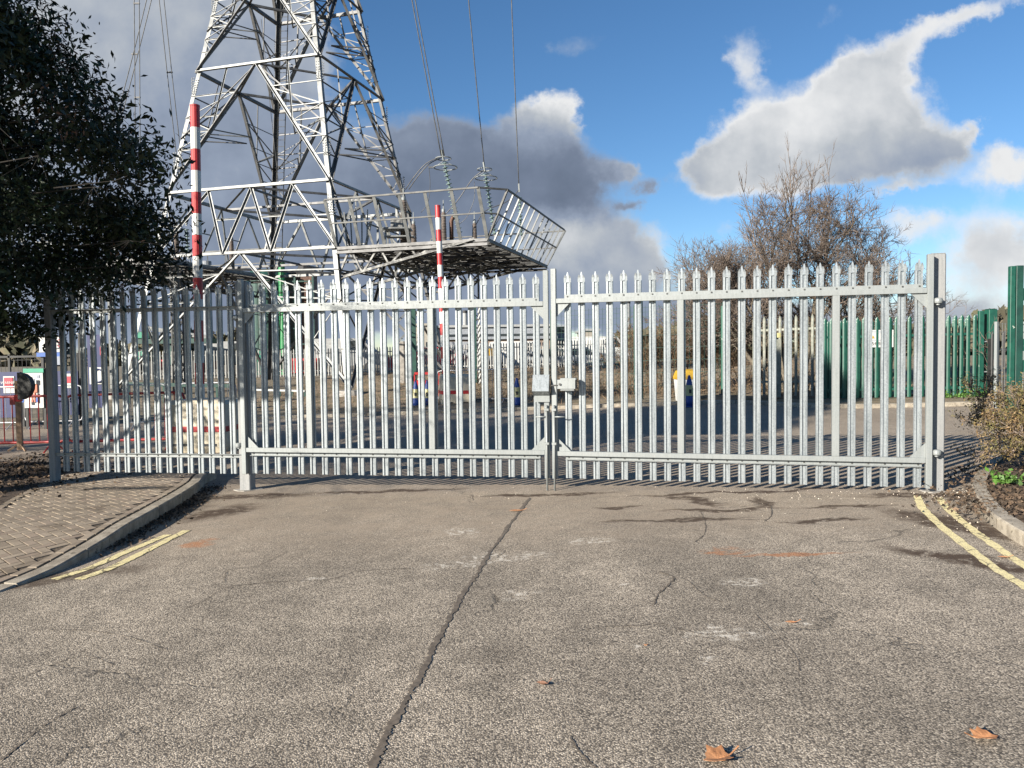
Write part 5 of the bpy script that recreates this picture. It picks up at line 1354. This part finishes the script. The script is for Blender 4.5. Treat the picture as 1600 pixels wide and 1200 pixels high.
# distant woodland on the horizon
def woodland(x0, x1, Y, h, n, label):
    P = np.stack([rng.uniform(x0, x1, n), Y+rng.uniform(0, 14, n), np.zeros(n)], 1)
    hh = h*(.55+.25*np.sin(P[:, 0]*.11+1)+.2*np.sin(P[:, 0]*.37)); P[:, 2] = g(P[0, 0])+rng.random(n)**.8*hh+.3
    o = leafquads('distant_woodland', P, 2.2, M['wood_far'], None, .5); tag(o, label, 'woodland', kind='stuff')
woodland(-125, -40, 150, 8.5, 5200, 'distant brown woodland on the skyline left of the pylon')
woodland(-75, -22, 135, 6.5, 3600, 'distant brown woodland on the skyline behind the pylon legs')
woodland(12, 75, 75, 5.6, 5200, 'brown woodland behind the thicket and the green fence')
woodland(75, 240, 190, 11, 4500, 'distant woodland on the skyline at the far right')
# right foreground shrub
random.seed(14)
sp = on(1668, 752, g, .08)
for k, (dx, dy, h, w, n) in enumerate([(0, 0, .88, .85, 13), (.30, .9, 1.0, .85, 12), (.20, -.75, .55, .7, 9)]):
    b_ = Vector((sp.x+dx, sp.y+dy, g(sp.x)+.07))
    bush(b_, h, w, n, ['brown twiggy shrub nearest the kerb at the right edge', 'taller brown shrub behind, below the nearer green gate leaf', 'low reddish shrub at the front of the right planting bed'][k], M['twig'], (6, 5, 4, 0), 'shrubs in the right planting bed', 3, 'twiggy_shrub', (M['leafolive'], 11, .030, .035), 'shrub', .0045)
p = on(1570, 757, g, .08); t_ = thing('leafy_weed', 'bright green leafy weed in the soil of the right planting bed', 'weed', tuple(p))
P = np.array([(p.x+random.gauss(0, .06), p.y+random.gauss(0, .05), p.z+.02+abs(random.gauss(0, .05))) for _ in range(170)]); leafquads('foliage', P, .05, M['leafgreen'], t_, .7)

# evergreen tree on the left
SUN_AZ = (.755, .656); SUN_EL = R(19.5); cot = 1/math.tan(SUN_EL)
def evergreen(base, label, n_clump=1300, per=360, carve=True, group=None):
    t_ = thing('evergreen_tree', label, 'tree', tuple(base), group)
    C_ = []
    prof_z = [1.75, 2.3, 3.2, 4.3, 5.5, 6.8, 8.0, 8.8]; prof_r = [2.6, 3.55, 3.78, 3.40, 2.85, 2.1, 1.1, .2]
    def rad(z): return float(np.interp(z, prof_z, prof_r))
    while len(C_) < n_clump:
        z = random.uniform(1.8, 8.7); a = random.uniform(0, 2*PI); Rr = rad(z)*(1+.10*math.sin(a*3+z*2)+.07*math.sin(a*7-z*3)); k = (random.random()**.42)
        if k < .5: continue
        C_.append((base.x+math.cos(a)*Rr*k, base.y+math.sin(a)*Rr*k*.95, z, a, k))
    T = TubeSet(6); trunk = [base+Vector((0, 0, -.2)), base+Vector((.05, 0, 2)), base+Vector((-.05, .1, 4.5)), base+Vector((0, 0, 7.8))]
    rr = [.30, .24, .15, .04]
    for i in range(3): T.seg(trunk[i], trunk[i+1], rr[i], rr[i+1])
    V = []
    mi = []
    for (x, y, z, a, k) in C_:
        if random.random() < .28 and y > base.y-.3:
            s = base+Vector((0, 0, max(.9, z*.82-.4))); e_ = Vector((x, y, z)); m_ = s.lerp(e_, .5)+Vector((random.gauss(0, .12), random.gauss(0, .12), .28)); T.seg(s, m_, .026, .017); T.seg(m_, e_, .017, .004)
        n = per; c = np.array([x, y, z]); outv = np.array([math.cos(a), math.sin(a), -.25])
        u = rng.normal(size=(n, 3))*np.array([.22, .22, .15]); u += outv*(rng.random(n)[:, None]*.5-.15)
        V.append(c+u); mi.append(np.zeros(n))
    # hanging seed bunches and dry tips around the outside
    for _ in range(230):
        z = random.uniform(2.4, 7.5); a = random.uniform(0, 2*PI); Rr = rad(z)*random.uniform(1.0, 1.13); c = np.array([base.x+math.cos(a)*Rr, base.y+math.sin(a)*Rr*.95, z])
        q0 = Vector(c)-Vector((math.cos(a), math.sin(a), .1))*.6; T.seg(q0, Vector(c), .008, .003)
        n = 55; V.append(c+rng.normal(size=(n, 3))*np.array([.09, .09, .15])-np.array([0, 0, .12])); mi.append(np.ones(n))
        for j in range(6):
            e_ = Vector(c)+Vector((random.gauss(0, .12), random.gauss(0, .12), random.gauss(-.08, .1))); T.seg(Vector(c), e_, .003, .0015)
    P = np.concatenate(V); mi = np.concatenate(mi)
    P = P[:, :]; keep = P[:, 2] > 1.72+.25*np.sin(P[:, 0]*3)*np.sin(P[:, 1]*2.3)
    if carve:      # leaves cut out of the crown to let sunlight onto the gate and road
        u = np.array([math.cos(AL), math.sin(AL)]); nf = np.array([u[1], -u[0]]); nf = nf if nf[1] < 0 else -nf
        g0 = np.array([-3.25, 9.25]); sh = np.array(SUN_AZ)*cot
        d = (P[:, :2]-g0)@nf; zh = P[:, 2]-d/(-(sh@nf)); s = (P[:, :2]-g0)@u+(sh@u)*(P[:, 2]-zh)
        bad = (s > .55) & (zh < 2.5) & (d > 0)
        thin = (s > -3.5) & (s <= .55) & (zh < 2.6) & (zh > -.2) & (d > 0) & (np.sin(P[:, 0]*2.6+P[:, 2]*1.7)*np.sin(P[:, 1]*2.2-P[:, 2]*2.9) > (.12-.4*(s > -.05)-2.0*(zh < 1.0)))
        # keep the pavement in front of the fence in the sun
        gx = P[:, 0]+sh[0]*(P[:, 2]-.0); gy = P[:, 1]+sh[1]*P[:, 2]
        pav = (gy < 8.9) & (gx > -5.6)
        tt = (P[:, 1]+0-13.2)/sh[1]; zb = P[:, 2]+tt; xb = P[:, 0]-sh[0]*tt      # light reaching the near block and pole
        blk = (zb > -.2) & (zb < 5.6) & (xb > -6.3) & (xb < -4.3) & (np.sin(P[:, 0]*6+P[:, 2]*4)*np.sin(P[:, 1]*5-P[:, 2]*6) > (-.75+.35*(zb > 1.0)))
        keep &= ~(bad | thin | pav | blk)
    P = P[keep]; mi = mi[keep]
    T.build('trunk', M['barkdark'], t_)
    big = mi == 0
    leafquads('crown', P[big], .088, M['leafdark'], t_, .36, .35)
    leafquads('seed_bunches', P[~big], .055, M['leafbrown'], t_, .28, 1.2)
    return t_
random.seed(31)
ev = evergreen(Vector((-8.05, 7.6, gp(-8.05, 7.6))), 'large dark evergreen tree with hanging brown seed bunches filling the upper left')
ev2 = evergreen(Vector((-14.3, 11.6, gp(-14.3, 11.6))), 'second dark evergreen tree further left of the fence', 260, 260, False)

# fallen leaves on the road
def fallen(px, py_, size, rz, label, m_='fallen', lobed=True, curl=.35, grp=None):
    p = on(px, py_); p.z = g(p.x)+.003
    t_ = thing('fallen_leaf', label, 'leaf', tuple(p), grp); mb = MB()
    pts = [(0, -.46), (.16, -.40), (.40, -.42), (.36, -.16), (.52, .10), (.33, .18), (.26, .30), (.10, .34), (.02, .52), (-.12, .36), (-.30, .26), (-.34, .12), (-.48, .02), (-.34, -.16), (-.38, -.36), (-.16, -.38)] if lobed else [(0, -.5), (.16, -.28), (.22, 0), (.15, .28), (0, .5), (-.15, .28), (-.22, 0), (-.16, -.28)]
    c_, s_ = math.cos(rz), math.sin(rz)
    def P3(x, y, o): z = (curl*abs(x)**1.3+curl*.35*y*y)*size+.004+o; return Vector((p.x+(c_*x-s_*y)*size, p.y+(s_*x+c_*y)*size, p.z+z))
    n = len(pts); mid_ = [P3(0, 0, 0), P3(0, 0, .0015)]
    lo = [P3(x, y, 0) for x, y in pts]; hi = [P3(x, y, .0015) for x, y in pts]
    vs = lo+hi+mid_; fs = []
    for i in range(n):
        j = (i+1) % n; fs += [(j, i, 2*n), (n+i, n+j, 2*n+1), (i, j, n+j, n+i)]
    mb.add(vs, fs); mb.build('blade', M[m_], t_)
    mb = MB(); mb.tube([P3(0, -.1, .002), P3(0, -.5, .003), P3(.06, -.85, .012/1)], size*.018+.0008, 5); mb.build('stalk', M[m_], t_)
fallen(847, 1072, .055, 1.2, 'small curled dark leaf lying alone in mid road', 'fallendark', False, 1.6)
fallen(1121, 1189, .115, 1.9, 'large tan lobed leaf cut by the bottom edge of the picture', curl=.55)
fallen(1539, 1156, .10, -1.5, 'tan curled leaf at the lower right of the road', curl=.6)
fallen(806, 799, .13, 1.5, 'pale buff leaf beside the long joint in front of the gate', 'sleeve' if False else 'fallen', False, .3)
fallen(1236, 974, .06, 1.4, 'tiny pale leaf on the right half of the road', 'fallen', False, .3)
fallen(1008, 1010, .025, .4, 'tiny leaf scrap on the road right of the long joint', 'fallen', False, .3)
fallen(1568, 872, .07, 1.2, 'small buff leaf between the right kerb and the yellow line', 'fallen', False, .4)
random.seed(8)
for _ in range(1):
    pass

# ------------------------------------------------------------------ light: sun, sky and clouds
sun = bpy.data.lights.new('sun', 'SUN'); sun.energy = 5.0; sun.angle = R(.5); sun.color = (1, .93, .82)
so = bpy.data.objects.new('sun', sun); COL.objects.link(so); so.location = (-20, -16, 14)
so.rotation_euler = Vector((SUN_AZ[0]*math.cos(SUN_EL), SUN_AZ[1]*math.cos(SUN_EL), -math.sin(SUN_EL))).to_track_quat('-Z', 'Y').to_euler()
wd = bpy.data.worlds.new('World'); scn.world = wd; wd.use_nodes = True; t = NT(wd.node_tree)
bg = wd.node_tree.nodes['Background']; wd.cycles.sampling_method = 'NONE'
sky = t.new('ShaderNodeTexSky'); sky.sky_type = 'NISHITA'; sky.sun_disc = False; sky.sun_elevation = SUN_EL; sky.sun_rotation = math.atan2(-SUN_AZ[0], -SUN_AZ[1])
sky.air_density = .85; sky.dust_density = .1; sky.ozone_density = 3.0
tc = t.new('ShaderNodeTexCoord'); sx = t.new('ShaderNodeSeparateXYZ'); t.set(sx.inputs[0], tc.outputs['Generated'])
ay = t.math('MAXIMUM', t.math('ABSOLUTE', sx.outputs[1]), .05)
U = t.math('DIVIDE', sx.outputs[0], ay); Vv = t.math('DIVIDE', sx.outputs[2], ay)
cmb = t.new('ShaderNodeCombineXYZ'); t.set(cmb.inputs[0], U); t.set(cmb.inputs[1], Vv); uv = cmb.outputs[0]
def pxuv(px, py_): d = ray(px, py_); return d.x/d.y, d.z/d.y
#        px   py   rx   ry  rot  weight bright
BL = [(1225, 205, 105, 70, 15, 1.0, .96), (1130, 265, 70, 48, 25, .95, .80), (1090, 285, 45, 24, 0, .7, .62), (1390, 205, 85, 60, 0, .95, .82), (1310, 180, 80, 60, 0, .8, .92), (1350, 110, 52, 50, 25, .75, .84), (1440, 72, 95, 26, 24, .72, .84), (1540, 28, 75, 18, 18, .66, .80),
      (1330, 262, 150, 38, -3, .75, .50), (1430, 235, 70, 40, 0, .7, .42), (1515, 213, 24, 17, 0, .75, .95), (1490, 238, 40, 14, -10, .5, .6), (1180, 178, 40, 26, 20, .4, 1.0),
      (1165, 60, 42, 46, 10, .60, .86), (1172, 105, 30, 26, 0, .42, .8), (1283, 22, 26, 36, -20, .46, .75), (930, 52, 80, 34, 0, .46, .52), (870, 80, 45, 26, 0, .34, .5), (1030, 150, 60, 20, 30, .22, .6),
      (864, 168, 38, 32, 0, .95, 1.0), (840, 205, 50, 30, 0, .7, .68), (790, 262, 120, 62, 0, 1.0, .22), (900, 292, 85, 55, -10, .95, .16), (965, 262, 24, 18, 0, .72, .85), (1003, 296, 13, 15, 0, .55, .3), (988, 328, 20, 8, 0, .5, .35), (720, 220, 60, 40, 0, .6, .35),
      (890, 372, 62, 26, 0, .95, 1.0), (985, 388, 78, 38, 0, .95, .70), (920, 425, 110, 36, 0, .7, .55), (640, 130, 20, 26, 0, .2, .6),
      (350, 300, 170, 160, 0, 1.0, .34), (300, 120, 140, 180, 0, 1.0, .56), (210, 40, 130, 120, 0, .85, .76), (110, 200, 200, 230, 0, 1.0, .56), (460, 60, 66, 90, 0, .70, .62), (600, 300, 110, 76, 0, 1.0, .26), (690, 320, 110, 76, 0, 1.0, .20), (650, 215, 50, 40, 0, .5, .34),
      (400, 400, 180, 60, 0, .8, .34), (720, 455, 300, 44, 0, .75, .40), (640, 400, 90, 46, 0, .6, .45),
      (1592, 272, 62, 26, 8, .95, .92), (1550, 335, 75, 34, 8, .50, .90), (1540, 420, 120, 50, 0, .68, .80), (1600, 385, 90, 34, 0, .54, .84), (1128, 362, 30, 13, 0, .46, .6), (1390, 352, 60, 24, 0, .45, .92), (1310, 282, 50, 7, 0, .28, .9), (1395, 305, 55, 6, 5, .38, .95), (1440, 350, 50, 16, 0, .35, .95),
      (1200, 505, 300, 36, 0, .60, .56), (60, 450, 260, 90, 0, .9, .5), (880, 490, 330, 34, 0, .80, .42), (400, 500, 330, 44, 0, .85, .40), (1500, 495, 220, 40, 0, .7, .66)]
def density(uvn):
    acc = None; br = None
    for (px, py_, rx, ry, rot, w, b_) in BL:
        cx, cy = pxuv(px, py_); mp = t.new('ShaderNodeMapping', vector_type='TEXTURE'); t.set(mp.inputs[0], uvn)
        mp.inputs[1].default_value = (cx, cy, 0); mp.inputs[2].default_value = (0, 0, R(rot)); mp.inputs[3].default_value = (rx/F*1.1, ry/F*1.1, 1)
        r2 = t.vmath('DOT_PRODUCT', mp.outputs[0], mp.outputs[0]); e = t.math('MULTIPLY', t.math('EXPONENT', t.math('MULTIPLY', r2, -1.0)), w)
        eb = t.math('MULTIPLY', e, b_)
        acc = e if acc is None else t.math('ADD', acc, e); br = eb if br is None else t.math('ADD', br, eb)
    return acc, t.math('DIVIDE', br, t.math('MAXIMUM', acc, .001))
warp = t.vmath('MULTIPLY', t.vmath('SUBTRACT', t.noise(uv, 5.5, 7, .62, out=1), (.5, .5, .5)), (.13, .11, 0))
warp2 = t.vmath('MULTIPLY', t.vmath('SUBTRACT', t.noise(uv, 22, 6, .6, out=1), (.5, .5, .5)), (.035, .03, 0))
uvw = t.vmath('ADD', t.vmath('ADD', uv, warp), warp2)
D, Bt = density(uvw)
n1 = t.noise(uv, 6.5, 8, .56); n2 = t.noise(t.vmath('ADD', uv, (.016, -.022, 0)), 6.5, 5, .5)
nbig = t.noise(uv, 3.0, 4, .5)
nf1 = t.noise(uv, 26, 6, .65)
dens = t.math('ADD', t.math('ADD', D, t.math('MULTIPLY', t.math('SUBTRACT', n1, .5), .75)), t.math('MULTIPLY', t.math('SUBTRACT', nf1, .5), .16))
alpha = t.math('MULTIPLY', t.mapr(dens, .40, .98), t.mapr(sx.outputs[1], 0, .12))
thick = t.mapr(dens, .5, 1.25)
rel = t.math('MULTIPLY', t.math('SUBTRACT', n1, n2), 3.0)
bright = t.math('ADD', t.math('ADD', Bt, t.math('MULTIPLY', rel, .26)), t.math('MULTIPLY', t.math('SUBTRACT', 1, thick), .24), clamp=True)
ccol = t.ramp(bright, [(0, (.13, .17, .245)), (.25, (.205, .255, .355)), (.5, (.335, .40, .52)), (.75, (.57, .61, .66)), (1, (.93, .94, .95))])
CK = 7.0
ccs = t.vmath('SCALE', ccol); ccs.node.inputs['Scale'].default_value = CK
skyc = t.new('ShaderNodeHueSaturation'); skyc.inputs['Saturation'].default_value = 1.14; skyc.inputs['Value'].default_value = 1.12; t.set(skyc.inputs['Color'], sky.outputs[0])
t.set(bg.inputs['Color'], t.mix(alpha, skyc.outputs[0], ccs)); bg.inputs['Strength'].default_value = .052
scn.view_settings.view_transform = 'Standard'; scn.view_settings.look = 'None'; scn.view_settings.exposure = 1.3; scn.view_settings.gamma = 1
scn.render.engine = 'CYCLES'
